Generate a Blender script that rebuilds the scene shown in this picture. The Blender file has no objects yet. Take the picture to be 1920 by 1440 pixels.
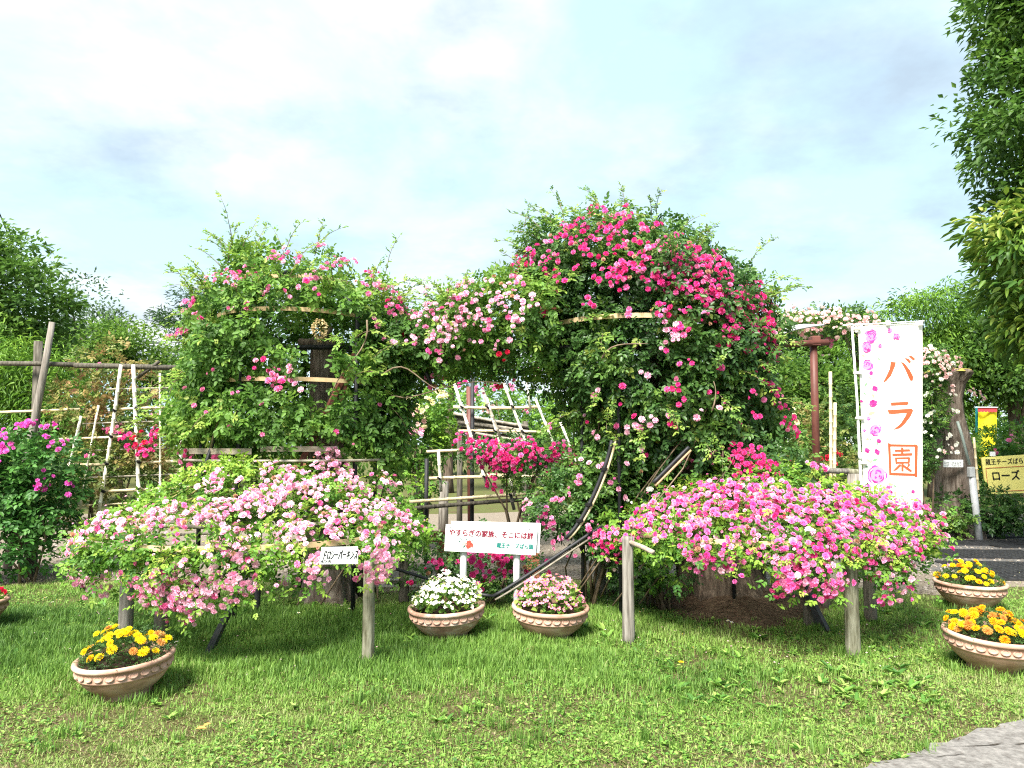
import bpy, math, random
import numpy as np
from mathutils import Vector, Matrix, Euler

random.seed(7); RNG = np.random.default_rng(11)
SC = bpy.context.scene; COL = SC.collection
PI = math.pi; rad = math.radians

# ------------------------------------------------------------------ camera
FPX, CAMH, HOR = 1441.0, 1.5, 833.0           # focal length in photo pixels, eye height, horizon row
PITCH = math.atan((HOR - 720) / FPX)
cam = bpy.data.cameras.new('camera'); camo = bpy.data.objects.new('camera', cam); COL.objects.link(camo)
camo.location = (0, 0, CAMH); camo.rotation_euler = (PI / 2 + PITCH, 0, 0)
cam.sensor_width = 36; cam.lens = 36 * FPX / 1920; cam.clip_end = 600; cam.clip_start = 0.05
SC.camera = camo
SC.render.resolution_x, SC.render.resolution_y = 1024, 768

# ------------------------------------------------------------------ sky, sun, exposure
SUN_DIR = Vector((-0.30, -0.60, 0.80)).normalized()       # towards the sun
W = bpy.data.worlds.new('World'); SC.world = W; W.use_nodes = True
nt = W.node_tree; nt.nodes.clear(); L = nt.links.new
def wn(t, **k):
    n = nt.nodes.new(t)
    for a, b in k.items(): setattr(n, a, b)
    return n
out = wn('ShaderNodeOutputWorld'); bg = wn('ShaderNodeBackground'); bg.inputs['Strength'].default_value = 0.1
sky = wn('ShaderNodeTexSky', sky_type='NISHITA', sun_disc=False)
sky.sun_elevation = math.asin(SUN_DIR.z); sky.sun_rotation = math.atan2(SUN_DIR.x, SUN_DIR.y)
sky.air_density = 1.0; sky.dust_density = 1.2; sky.ozone_density = 1.0
tc = wn('ShaderNodeTexCoord'); sep = wn('ShaderNodeSeparateXYZ'); L(tc.outputs['Generated'], sep.inputs[0])
zz = wn('ShaderNodeMath', operation='ABSOLUTE'); L(sep.outputs['Z'], zz.inputs[0])
za = wn('ShaderNodeMath', operation='ADD'); L(zz.outputs[0], za.inputs[0]); za.inputs[1].default_value = 0.22
dx = wn('ShaderNodeMath', operation='DIVIDE'); L(sep.outputs['X'], dx.inputs[0]); L(za.outputs[0], dx.inputs[1])
dy = wn('ShaderNodeMath', operation='DIVIDE'); L(sep.outputs['Y'], dy.inputs[0]); L(za.outputs[0], dy.inputs[1])
cmb = wn('ShaderNodeCombineXYZ'); L(dx.outputs[0], cmb.inputs[0]); L(dy.outputs[0], cmb.inputs[1])
n1 = wn('ShaderNodeTexNoise'); n1.inputs['Scale'].default_value = 1.15; n1.inputs['Detail'].default_value = 7; n1.inputs['Roughness'].default_value = 0.56
n1.inputs['Distortion'].default_value = 0.25
mp = wn('ShaderNodeMapping'); mp.inputs['Location'].default_value = (3.1, 1.7, 0.4); L(cmb.outputs[0], mp.inputs[0]); L(mp.outputs[0], n1.inputs['Vector'])
r1 = wn('ShaderNodeValToRGB'); r1.color_ramp.elements[0].position = 0.43; r1.color_ramp.elements[1].position = 0.62; L(n1.outputs['Fac'], r1.inputs[0])
n2 = wn('ShaderNodeTexNoise'); n2.inputs['Scale'].default_value = 2.1; n2.inputs['Detail'].default_value = 6; n2.inputs['Roughness'].default_value = 0.57
mp2 = wn('ShaderNodeMapping'); mp2.inputs['Location'].default_value = (8.3, 2.2, 1.4); L(cmb.outputs[0], mp2.inputs[0]); L(mp2.outputs[0], n2.inputs['Vector'])
r2 = wn('ShaderNodeValToRGB'); r2.color_ramp.elements[0].position = 0.47; r2.color_ramp.elements[1].position = 0.70; L(n2.outputs['Fac'], r2.inputs[0])
SKYK = 2.42
thin = wn('ShaderNodeMix', data_type='RGBA'); thin.inputs[0].default_value = 0.86            # thin high veil over the blue
L(sky.outputs[0], thin.inputs[6]); thin.inputs[7].default_value = (0.66 * SKYK, 0.92 * SKYK, 1.02 * SKYK, 1)
cl = wn('ShaderNodeMix', data_type='RGBA'); L(r1.outputs[0], cl.inputs[0]); L(thin.outputs[2], cl.inputs[6]); cl.inputs[7].default_value = (1.0 * SKYK, 1.06 * SKYK, 1.08 * SKYK, 1)
gr_ = wn('ShaderNodeMix', data_type='RGBA'); L(r2.outputs[0], gr_.inputs[0]); L(cl.outputs[2], gr_.inputs[6]); gr_.inputs[7].default_value = (0.52 * SKYK, 0.66 * SKYK, 0.80 * SKYK, 1)
L(gr_.outputs[2], bg.inputs['Color']); L(bg.outputs[0], out.inputs['Surface'])
sl = bpy.data.lights.new('sun', 'SUN'); sl.energy = 2.9; sl.angle = rad(24); sl.color = (1.0, 0.95, 0.86)
so = bpy.data.objects.new('sun', sl); COL.objects.link(so); so.rotation_euler = SUN_DIR.to_track_quat('Z', 'Y').to_euler()
so.location = SUN_DIR * 60
SC.view_settings.view_transform = 'Standard'; SC.view_settings.look = 'None'
SC.view_settings.exposure = 2.25; SC.view_settings.gamma = 1.0
SC.cycles.use_denoising = False; SC.cycles.filter_width = 1.15; SC.cycles.max_bounces = 6; SC.cycles.diffuse_bounces = 3; SC.cycles.transmission_bounces = 4; SC.cycles.transparent_max_bounces = 4

# ------------------------------------------------------------------ pixel <-> world
CF = np.array([0, math.cos(PITCH), math.sin(PITCH)]); CU = np.array([0, -math.sin(PITCH), math.cos(PITCH)]); CR = np.array([1.0, 0, 0])
CO = np.array([0, 0, CAMH])
def ray(x, y): return CF + (x - 960) / FPX * CR + (720 - y) / FPX * CU
def at(x, y, Y):
    d = ray(x, y); return CO + d * (Y / d[1])
def gr(x, y, z=0.0):
    d = ray(x, y); return CO + d * ((z - CAMH) / d[2])

# ------------------------------------------------------------------ value noise
def _h(i, j, k, s):
    n = (i * 374761393 + j * 668265263 + k * 2147483647 + s * 974634777) & 0xffffffff
    n = ((n ^ (n >> 13)) * 1274126177) & 0xffffffff
    return ((n ^ (n >> 16)) & 0xffff) / 65535.0
def vn(P, f=1.0, s=0):
    q = np.asarray(P, float) * f + 1000.0; i = np.floor(q).astype(np.int64); t = q - i; t = t * t * (3 - 2 * t)
    r = 0
    for a in (0, 1):
        for b in (0, 1):
            for c in (0, 1):
                w = (t[:, 0] if a else 1 - t[:, 0]) * (t[:, 1] if b else 1 - t[:, 1]) * (t[:, 2] if c else 1 - t[:, 2])
                r = r + w * _h(i[:, 0] + a, i[:, 1] + b, i[:, 2] + c, s)
    return r
def fbm(P, f=1.0, s=0, o=3):
    r = 0; a = 0.5; tot = 0
    for k in range(o): r = r + a * vn(P, f * 2 ** k, s + k); tot += a; a *= 0.5
    return r / tot

# ------------------------------------------------------------------ materials
MATS = {}
def pmat(name, col, rough=0.6, spec=0.3, bump=None, col2=None, scale=8, stretch=(1, 1, 1), metal=0.0, detail=5, col3=None, coat=0):
    if name in MATS: return MATS[name]
    m = bpy.data.materials.new(name); m.use_nodes = True; n = m.node_tree; b = n.nodes['Principled BSDF']
    b.inputs['Roughness'].default_value = rough; b.inputs['Specular IOR Level'].default_value = spec; b.inputs['Metallic'].default_value = metal
    b.inputs['Base Color'].default_value = (*col, 1)
    if col2 is not None or bump:
        t = n.nodes.new('ShaderNodeTexCoord'); mp = n.nodes.new('ShaderNodeMapping'); mp.inputs['Scale'].default_value = stretch
        n.links.new(t.outputs['Object'], mp.inputs[0])
        nz = n.nodes.new('ShaderNodeTexNoise'); nz.inputs['Scale'].default_value = scale; nz.inputs['Detail'].default_value = detail; nz.inputs['Roughness'].default_value = 0.6
        n.links.new(mp.outputs[0], nz.inputs['Vector'])
        if col2 is not None:
            r = n.nodes.new('ShaderNodeValToRGB'); r.color_ramp.elements[0].color = (*col, 1); r.color_ramp.elements[1].color = (*col2, 1)
            r.color_ramp.elements[0].position = 0.33; r.color_ramp.elements[1].position = 0.67
            if col3 is not None:
                e = r.color_ramp.elements.new(0.5); e.color = (*col3, 1)
            n.links.new(nz.outputs['Fac'], r.inputs[0]); n.links.new(r.outputs[0], b.inputs['Base Color'])
        if bump:
            bp = n.nodes.new('ShaderNodeBump'); bp.inputs['Strength'].default_value = bump; bp.inputs['Distance'].default_value = 0.02
            n.links.new(nz.outputs['Fac'], bp.inputs['Height']); n.links.new(bp.outputs[0], b.inputs['Normal'])
    MATS[name] = m; return m
def leafmat(name, cols, trans=0.35, rough=0.5, spec=0.35, by='tint'):
    """cols: ramp over the leaf's own tint (age of the leaf, kind of shoot)"""
    m = bpy.data.materials.new(name); m.use_nodes = True; n = m.node_tree; b = n.nodes['Principled BSDF']; o = n.nodes['Material Output']
    b.inputs['Roughness'].default_value = rough; b.inputs['Specular IOR Level'].default_value = spec
    if by == 'tint':
        a = n.nodes.new('ShaderNodeAttribute'); a.attribute_name = 'tint'; f = a.outputs['Fac']
    else:
        a = n.nodes.new('ShaderNodeObjectInfo'); f = a.outputs['Random']
    r = n.nodes.new('ShaderNodeValToRGB'); el = r.color_ramp.elements
    while len(el) < len(cols): el.new(0.5)
    for i, c in enumerate(cols): el[i].position = i / (len(cols) - 1); el[i].color = (*c, 1)
    n.links.new(f, r.inputs[0]); n.links.new(r.outputs[0], b.inputs['Base Color'])
    t = n.nodes.new('ShaderNodeBsdfTranslucent'); mx = n.nodes.new('ShaderNodeMixShader'); mx.inputs[0].default_value = trans
    n.links.new(r.outputs[0], t.inputs[0]); n.links.new(b.outputs[0], mx.inputs[1]); n.links.new(t.outputs[0], mx.inputs[2]); n.links.new(mx.outputs[0], o.inputs[0])
    MATS[name] = m; return m

# ------------------------------------------------------------------ mesh helpers
def np_mesh(name, V, Fc, mats, tint=None, smooth=False, midx=None):
    V = np.ascontiguousarray(V, dtype=np.float32).reshape(-1, 3); Fc = np.ascontiguousarray(Fc, dtype=np.int32); k = Fc.shape[1]
    me = bpy.data.meshes.new(name); me.vertices.add(len(V)); me.vertices.foreach_set('co', V.ravel())
    me.loops.add(Fc.size); me.loops.foreach_set('vertex_index', Fc.ravel())
    me.polygons.add(len(Fc)); me.polygons.foreach_set('loop_start', np.arange(0, Fc.size, k, dtype=np.int32))
    try: me.polygons.foreach_set('loop_total', np.full(len(Fc), k, np.int32))
    except Exception: pass
    for m in (mats if isinstance(mats, (list, tuple)) else [mats]): me.materials.append(m)
    if midx is not None: me.polygons.foreach_set('material_index', np.ascontiguousarray(midx, dtype=np.int32))
    if smooth: me.polygons.foreach_set('use_smooth', np.ones(len(Fc), bool))
    if tint is not None:
        a = me.attributes.new('tint', 'FLOAT', 'POINT'); a.data.foreach_set('value', np.ascontiguousarray(tint, dtype=np.float32))
    me.update(calc_edges=True); me.validate(); return me
class MB:
    def __init__(s): s.v = []; s.f = []; s.mi = []
    def add(s, vs, fs, mi=0):
        b = len(s.v); s.v += [tuple(map(float, p)) for p in vs]; s.f += [tuple(i + b for i in f) for f in fs]; s.mi += [mi] * len(fs)
    def box(s, c, d, rz=0, R=None, mi=0, bev=0.0):
        M = R if R is not None else Matrix.Rotation(rz, 3, 'Z'); c = Vector(c); h = [x / 2 for x in d]
        if bev <= 0:
            vs = [c + M @ Vector((sx * h[0], sy * h[1], sz * h[2])) for sz in (-1, 1) for sx, sy in ((-1, -1), (1, -1), (1, 1), (-1, 1))]
            s.add(vs, [(3, 2, 1, 0), (4, 5, 6, 7), (0, 1, 5, 4), (1, 2, 6, 5), (2, 3, 7, 6), (3, 0, 4, 7)], mi); return
        rings = []
        for z, k in ((-h[2], 1), (-h[2] + bev, 0), (h[2] - bev, 0), (h[2], 1)):
            a, b = h[0] - bev * k, h[1] - bev * k
            rings.append([c + M @ Vector(p) for p in ((-a, -b, z), (a, -b, z), (a, b, z), (-a, b, z))])
        vs = sum(rings, []); fs = [(3, 2, 1, 0), (12, 13, 14, 15)]
        for r in range(3):
            for i in range(4): j = (i + 1) % 4; fs.append((r * 4 + i, r * 4 + j, r * 4 + 4 + j, r * 4 + 4 + i))
        s.add(vs, fs, mi)
    def tube(s, pts, rr, n=8, cap=True, mi=0, wob=0.0, seed=0):
        pts = [Vector(p) for p in pts]; m = len(pts)
        if not hasattr(rr, '__len__'): rr = [rr] * m
        rnd = random.Random(seed); up = None; vs = []
        for i, p in enumerate(pts):
            t = (pts[min(i + 1, m - 1)] - pts[max(i - 1, 0)]).normalized()
            if up is None: up = Vector((0, 0, 1)) if abs(t.z) < 0.9 else Vector((1, 0, 0))
            a = (up - t * up.dot(t)).normalized(); b = t.cross(a); up = a
            for k in range(n):
                th = 2 * PI * k / n; r = rr[i] * (1 + (rnd.uniform(-wob, wob) if wob else 0)); vs.append(p + (a * math.cos(th) + b * math.sin(th)) * r)
        fs = [(i * n + k, i * n + (k + 1) % n, (i + 1) * n + (k + 1) % n, (i + 1) * n + k) for i in range(m - 1) for k in range(n)]
        if cap: fs += [tuple(range(n - 1, -1, -1)), tuple((m - 1) * n + k for k in range(n))]
        s.add(vs, fs, mi)
    def lathe(s, prof, n=32, c=(0, 0, 0), mi=0, fn=None):
        vs = []
        for r, z in prof:
            for k in range(n):
                th = 2 * PI * k / n; q = r if fn is None else fn(r, z, th); vs.append((c[0] + q * math.cos(th), c[1] + q * math.sin(th), c[2] + z))
        s.add(vs, [(i * n + k, i * n + (k + 1) % n, (i + 1) * n + (k + 1) % n, (i + 1) * n + k) for i in range(len(prof) - 1) for k in range(n)], mi)
    def mesh(s, name, mats, smooth=False, off=(0, 0, 0)):
        me = bpy.data.meshes.new(name); o = off
        me.from_pydata([(p[0] - o[0], p[1] - o[1], p[2] - o[2]) for p in s.v], [], s.f)
        for m in (mats if isinstance(mats, (list, tuple)) else [mats]): me.materials.append(m)
        me.polygons.foreach_set('material_index', s.mi)
        if smooth: me.polygons.foreach_set('use_smooth', [True] * len(s.f))
        me.update(); return me

def tag(o, label=None, cat=None, group=None, kind=None):
    if label: o['label'] = label
    if cat: o['category'] = cat
    if group: o['group'] = group
    if kind: o['kind'] = kind
    return o
WL = {}                                                       # world base point of each thing
def thing(name, label, cat, loc=(0, 0, 0), group=None):
    o = bpy.data.objects.new(name, None); COL.objects.link(o); o.location = tuple(map(float, loc)); o.empty_display_size = 0.1
    tag(o, label, cat, group); WL[o.name] = np.array(loc, float); return o
def obj(name, me, parent=None, loc=None):
    """me in world coordinates relative to the parent's base point"""
    o = bpy.data.objects.new(name, me); COL.objects.link(o)
    if parent is not None: o.parent = parent
    if loc is not None: o.location = tuple(map(float, loc))
    return o
def part(name, mb, mats, parent, smooth=False, kind=None, label=None):
    o = obj(name, mb.mesh(name, mats, smooth, WL.get(parent.name, (0, 0, 0)) if parent is not None else (0, 0, 0)), parent)
    WL[o.name] = WL.get(parent.name, np.zeros(3)) if parent is not None else np.zeros(3)
    tag(o, label, None, None, kind); return o
def unit(a): return a / np.maximum(np.linalg.norm(a, axis=-1, keepdims=True), 1e-9)

# ------------------------------------------------------------------ leaves (numpy)
OV = np.array([(0, 0, 0), (.30, .46, .10), (.68, .38, .07), (1, 0, -.10), (.68, -.38, .07), (.30, -.46, .10)])
OVF = np.array([(0, 1, 2, 3), (0, 3, 4, 5)])
DI = np.array([(0, 0, 0), (.42, .5, .10), (1, 0, -.12), (.42, -.5, .10)]); DIF = np.array([(0, 1, 2), (0, 2, 3)])
def leaf_arrays(P, A, N, Ln, Wd, tint, shape='oval'):
    T, Fc = (OV, OVF) if shape == 'oval' else (DI, DIF)
    A = unit(A); S = unit(np.cross(N, A)); N = np.cross(A, S); n = len(P); k = len(T)
    Ln = np.broadcast_to(np.asarray(Ln, float), (n,)); Wd = np.broadcast_to(np.asarray(Wd, float), (n,))
    V = P[:, None] + A[:, None] * (T[None, :, 0:1] * Ln[:, None, None]) + S[:, None] * (T[None, :, 1:2] * Wd[:, None, None]) + N[:, None] * (T[None, :, 2:3] * Ln[:, None, None])
    F_ = (Fc[None] + (np.arange(n) * k)[:, None, None]).reshape(-1, Fc.shape[1])
    return V.reshape(-1, 3), F_, np.repeat(tint, k)
def leaf_obj(name, arrs, mat, parent, kind='stuff'):
    off = 0; Vs, Fs, Ts = [], [], []
    for V, F_, T in arrs: Vs.append(V); Fs.append(F_ + off); Ts.append(T); off += len(V)
    V = np.concatenate(Vs) - (WL[parent.name] if parent is not None else 0)
    o = obj(name, np_mesh(name, V, np.concatenate(Fs), mat, np.clip(np.concatenate(Ts), 0, 1)), parent)
    if kind: o['kind'] = kind
    return o
def compound(P, A, N, sc, tint, n=5, shape='oval', ratio=0.62):
    """pinnate leaves: n leaflets along a short stalk"""
    A = unit(A); S = unit(np.cross(N, A)); N = unit(np.cross(A, S)); m = len(P); sc = np.broadcast_to(np.asarray(sc, float), (m,))[:, None]
    arrs = []; slots = [(.30, 1), (.30, -1), (.68, 1), (.68, -1), (1.0, 0)] if n == 5 else [(.2, 1), (.2, -1), (.45, 1), (.45, -1), (.7, 1), (.7, -1), (1.0, 0)]
    if n == 3: slots = [(.5, 1), (.5, -1), (1.0, 0)]
    for t, sd in slots:
        j = RNG.normal(0, .16, (m, 3)); ax = unit(A * (0.55 if sd else 1) + S * sd * 0.85 + j - np.array([0, 0, .12]))
        b = P + A * t * sc * 1.7 + N * RNG.normal(0, .08, (m, 1)) * sc
        arrs.append(leaf_arrays(b, ax, N + RNG.normal(0, .25, (m, 3)), sc[:, 0] * RNG.uniform(.85, 1.15, m), sc[:, 0] * ratio * RNG.uniform(.85, 1.15, m), np.clip(tint + RNG.normal(0, .05, m), 0, 1), shape))
    return arrs

# ------------------------------------------------------------------ blossoms
def petal_ring(mb, n, r0, r1, z0, z1, w, th0=0, mi=0, notch=0.0, cup=0.0):
    for k in range(n):
        th = th0 + 2 * PI * k / n
        def P(r, a, z): return (r * math.cos(th + a), r * math.sin(th + a), z)
        rm = r0 + (r1 - r0) * .6; zm = z0 + (z1 - z0) * .55 - cup
        mb.add([P(r0, 0, z0), P(rm, -w, zm), P(r1, -w * .55, z1), P(r1 * (1 - notch), 0, z1 + .03 * r1), P(r1, w * .55, z1), P(rm, w, zm)], [(0, 1, 2, 3), (0, 3, 4, 5)], mi)
def rose_mb(seed, open_=1.0, simple=False):
    r = random.Random(seed); mb = MB(); a = r.random()
    if simple:
        petal_ring(mb, 5, .1, 1.0, -.1, .12, .62, a); petal_ring(mb, 4, .05, .62, .02, .5, .75, a + .5); return mb
    petal_ring(mb, 6, .10, 1.0 * open_, -.15, .02, .56, a, 0, .08, .06)
    petal_ring(mb, 5, .08, .78 * open_, -.05, .34, .62, a + .5, 0, .06, .05)
    petal_ring(mb, 4, .05, .50, .05, .55, .75, a + 1.1, 0, .05, .02)
    petal_ring(mb, 3, .02, .26, .15, .62, .95, a + .3)
    return mb
def bud_mb():
    mb = MB(); mb.lathe([(.02, -.3), (.30, -.1), (.36, .15), (.2, .5), (.02, .62)], 6); return mb
def marigold_mb(seed):
    mb = MB(); r = random.Random(seed); a = r.random()
    petal_ring(mb, 9, .1, 1.0, -.05, .0, .34, a, 0, .14); petal_ring(mb, 8, .08, .82, .0, .22, .36, a + .3, 0, .12)
    petal_ring(mb, 6, .05, .58, .05, .40, .45, a + .6, 0, .1); petal_ring(mb, 4, .02, .30, .1, .48, .6, a)
    return mb
def begonia_mb(seed):
    mb = MB(); r = random.Random(seed); a = r.random()
    petal_ring(mb, 2, .05, 1.0, 0, .22, .78, a); petal_ring(mb, 2, .05, .78, 0.03, .18, .55, a + PI / 2)
    mb.lathe([(.20, .02), (.16, .2), (.02, .26)], 5, mi=1); return mb
BLOOM = {}
def petal_mat(name, cols): return leafmat(name, cols, trans=0.30, rough=0.65, spec=0.2, by='rand')
def bloom_kind(key, cols, makers, extra=()):
    m = petal_mat('petal_' + key, cols); BLOOM[key] = [mb.mesh('blossom', [m, *extra]) for mb in makers]
rm = [rose_mb(s) for s in (1, 2, 3)] + [rose_mb(4, .86)]
bloom_kind('pale', [(.93, .50, .66), (.95, .62, .74), (.90, .38, .58), (.96, .72, .80)], rm)
bloom_kind('mid', [(.84, .22, .46), (.88, .34, .55), (.80, .14, .38), (.90, .44, .60)], rm)
bloom_kind('hot', [(.82, .045, .30), (.86, .09, .38), (.76, .022, .20), (.88, .17, .45)], rm)
bloom_kind('skirtpink', [(.88, .13, .46), (.90, .26, .58), (.85, .06, .34), (.93, .46, .68), (.88, .16, .48), (.92, .36, .62)], rm)
bloom_kind('magenta', [(.80, .10, .52), (.86, .18, .60), (.72, .05, .42)], rm)
bloom_kind('red', [(.62, .01, .05), (.74, .03, .10)], rm)
bloom_kind('blush', [(.92, .64, .62), (.93, .74, .70), (.90, .52, .54)], rm)
bloom_kind('cream', [(.90, .80, .42), (.92, .86, .60)], rm)
bloom_kind('spent', [(.42, .22, .13), (.62, .36, .28), (.55, .30, .16)], [rose_mb(9, .8), rose_mb(8, .7)])
bloom_kind('white', [(.92, .90, .86), (.93, .92, .80)], rm)
mg = [marigold_mb(s) for s in (1, 2, 3)]
bloom_kind('yellow', [(.90, .62, .004), (.92, .72, .01), (.86, .50, .004)], mg)
bloom_kind('orange', [(.88, .34, .004), (.90, .46, .005), (.78, .20, .004)], mg)
bloom_kind('rust', [(.55, .20, .03), (.62, .30, .08)], mg)
stamen = pmat('stamen_yellow', (.85, .55, .04))
bg_ = [begonia_mb(s) for s in (1, 2)]
bloom_kind('begonia_white', [(.92, .90, .76), (.93, .93, .86)], bg_, [stamen])
bloom_kind('begonia_pink', [(.80, .20, .34), (.84, .34, .46), (.76, .14, .28)], bg_, [stamen])
def orient(N):
    q = Vector(N).to_track_quat('Z', 'Y'); return q @ Euler((0, 0, random.uniform(0, 2 * PI))).to_quaternion()
def put_blossoms(root, items, parts=300, name='blossom'):
    """items: (key, point, normal, radius); the ones that show largest become parts, the rest one joined part"""
    base = WL[root.name]
    items = sorted(items, key=lambda t: -t[3] / max(1.0, float(t[1][1])))
    for key, p, n, r in items[:parts]:
        o = obj(name, random.choice(BLOOM[key]), root, p - base); o.rotation_mode = 'QUATERNION'; o.rotation_quaternion = orient(n); o.scale = (r,) * 3
    rest = items[parts:]
    if rest:
        mats = []; Vs = []; Fs = []; mi = []; Ts = []; off = 0
        for key, p, n, r in rest:
            me = random.choice(BLOOM[key]); m = me.materials[0]
            jm = JM.setdefault(m.name, None)
            if jm is None:
                jm = m.copy(); JM[m.name] = jm
                ntr = jm.node_tree; src = [x for x in ntr.nodes if x.type == 'OBJECT_INFO'][0]
                a = ntr.nodes.new('ShaderNodeAttribute'); a.attribute_name = 'tint'
                for l in list(ntr.links):
                    if l.from_node == src: ntr.links.new(a.outputs['Fac'], l.to_socket)
            if jm not in mats: mats.append(jm)
            V = CACHE.get(me.name)
            if V is None:
                c = np.empty(len(me.vertices) * 3, np.float32); me.vertices.foreach_get('co', c)
                V = CACHE[me.name] = (c.reshape(-1, 3), np.array([list(f.vertices) for f in me.polygons if len(f.vertices) == 4]))
            R = np.array(orient(n).to_matrix())
            Vs.append(V[0] @ R.T * r + (p - base)); Fs.append(V[1] + off); off += len(V[0]); mi += [mats.index(jm)] * len(V[1]); Ts.append(np.full(len(V[0]), random.random()))
        o = obj(name + '_mass', np_mesh(name + '_mass', np.concatenate(Vs), np.concatenate(Fs), mats, np.concatenate(Ts), midx=mi), root); o['kind'] = 'stuff'
JM = {}; CACHE = {}

# ------------------------------------------------------------------ plant bodies: surfaces of revolution with a moving axis
class Body:
    def __init__(s, tab, cy, ky=0.9, lump=0.07, seed=0):
        """tab rows: z, x left, x right"""
        t = np.array(sorted(tab)); s.z = t[:, 0]; s.c = (t[:, 1] + t[:, 2]) / 2; s.r = (t[:, 2] - t[:, 1]) / 2; s.cy = cy; s.ky = ky; s.lump = lump; s.seed = seed
    def R(s, z): return np.interp(z, s.z, s.r)
    def C(s, z): return np.interp(z, s.z, s.c)
    def level(s, P):
        z = P[:, 2]; R = np.maximum(s.R(z), .02); out_ = np.maximum(np.maximum(z - s.z[-1], s.z[0] - z), 0)
        return np.hypot(P[:, 0] - s.C(z), (P[:, 1] - s.cy) / s.ky) - R + out_ * 2
    def sample(s, n, depth=0.35, back=0.45):
        w = np.interp(np.linspace(s.z[0], s.z[-1], 200), s.z, s.r) + .15; c = np.cumsum(w) / w.sum()
        z = np.interp(RNG.random(n), c, np.linspace(s.z[0], s.z[-1], 200)); th = RNG.uniform(0, 2 * PI, n)
        keep = (np.sin(th) < .35) | (RNG.random(n) < back); z, th = z[keep], th[keep]
        slope = np.clip((s.R(z + .05) - s.R(z - .05)) / .1, -4, 1.2)
        N = unit(np.stack([np.cos(th), np.sin(th) / s.ky, -slope], 1))
        P = np.stack([s.C(z) + s.R(z) * np.cos(th), s.cy + s.ky * s.R(z) * np.sin(th), z], 1)
        lump = (fbm(P, 2.3, s.seed, 3) - .52) * 2 * s.lump * 2.2
        d = RNG.random(len(z)) ** 1.6 * depth
        return P + N * (lump - d)[:, None], N, d / depth
def hit(px, py, level, y0=4.4, y1=10.5):
    """first point where the view ray enters the body (or passes closest to it), and the outward normal there"""
    Y = np.arange(y0, y1, .012); d = ray(px, py); P = CO + d[None] * (Y / d[1])[:, None]; lv = level(P); i = np.where(lv < 0)[0]
    p = P[i[0]] if len(i) else P[np.argmin(lv)]
    e = .03; g = np.array([level((p + e * np.eye(3)[k])[None])[0] - level((p - e * np.eye(3)[k])[None])[0] for k in range(3)])
    return p, g / max(np.linalg.norm(g), 1e-6)
def clusters(txt, level, key, rsize=.026, spread=1.0, alt=None, mult=1.0):
    its = []
    for row in txt.replace('\n', ';').split(';'):
        if not row.strip(): continue
        a = row.split(); px, py, n = map(float, a[:3]); k0 = a[3] if len(a) > 3 else key
        p, nn = hit(px, py, level); n = max(1, int(round(n * mult)))
        if len(a) > 4: p = at(px, py, float(a[4])); k0 = key if k0 == '-' else k0
        elif level(p[None])[0] > .02: p = p + (CO - p) * (.16 / np.linalg.norm(CO - p))          # trusses hanging free of the leaves
        nn = unit(nn * .7 + np.array([0, -.45, .35])); t1 = unit(np.cross(nn, np.array([0, 0, 1.0]))); t2 = np.cross(nn, t1)
        s = rsize * 1.05 * math.sqrt(n) * spread; pts = []
        for _ in range(n * 12):
            a_, b_ = RNG.normal(0, s * .55), RNG.normal(0, s * .55)
            if all((a_ - c) ** 2 + (b_ - d) ** 2 > (rsize * 1.25) ** 2 for c, d in pts): pts.append((a_, b_))
            if len(pts) >= n: break
        for a_, b_ in pts:
            q = p + t1 * a_ + t2 * b_ + nn * (RNG.uniform(.035, .10) - .6 * (a_ * a_ + b_ * b_) / max(s, .03) * .4)
            kk = k0
            if alt and random.random() < .32: kk = random.choice(alt)
            if random.random() < .05 and rsize < .0305: kk = 'spent'
            its.append((kk, q, unit(nn + RNG.normal(0, .35, 3) + (t1 * a_ + t2 * b_) / max(s, .03) * .35), rsize * random.choice((.5, .65, .8, .9, 1, 1.05, 1.15))))
    return its
def holes(P, hs):
    k = np.ones(len(P), bool)
    for (cx, cy, cz, rx, ry, rz, pr) in hs:
        ins = ((P[:, 0] - cx) / rx) ** 2 + ((P[:, 1] - cy) / ry) ** 2 + ((P[:, 2] - cz) / rz) ** 2 < 1
        k &= ~(ins & (RNG.random(len(P)) < pr))
    return k
def shoots(body_level, pts, dirs, length, sc, n_leaf=9, nl=7):
    """long young canes standing out of the foliage: returns leaf arrays and cane paths"""
    P, A, N, paths = [], [], [], []
    for p, d in zip(pts, dirs):
        l = length * random.uniform(.6, 1.2); d = (Vector(d).normalized() + Vector((random.uniform(-.5, .5), random.uniform(-.3, .3), 0))).normalized(); pth = []; q = Vector(p); dd = d.copy()
        for i in range(7):
            pth.append(q.copy()); q = q + dd * l / 6; dd = (dd + Vector((random.uniform(-.12, .12), random.uniform(-.12, .12), -.17))).normalized()
        paths.append(pth)
        for i in range(n_leaf):
            t = (i + 1) / n_leaf * 5.99; b = pth[int(t)].lerp(pth[min(6, int(t) + 1)], t % 1); dr = (pth[min(6, int(t) + 1)] - pth[int(t)]).normalized()
            sd = Vector((random.uniform(-1, 1), random.uniform(-1, .6), random.uniform(-.2, .5))); P.append(b); A.append(dr * .5 + sd); N.append(Vector((random.uniform(-.4, .4), -.5, 1)))
    if not P: return [], []
    return compound(np.array(P), np.array(A), np.array(N), sc * RNG.uniform(.7, 1.1, len(P)), RNG.uniform(.55, 1.0, len(P)), nl), paths
def canes(root, paths, r, mat, name='cane'):
    for i, pth in enumerate(paths):
        mb = MB(); n = len(pth); thin_ = n == 7 and isinstance(pth[0], Vector); mb.tube(pth, [(.0042 if thin_ else r) * (1 - .6 * k / (n - 1)) for k in range(n)], 5); part(name, mb, mat, root, True)

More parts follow.
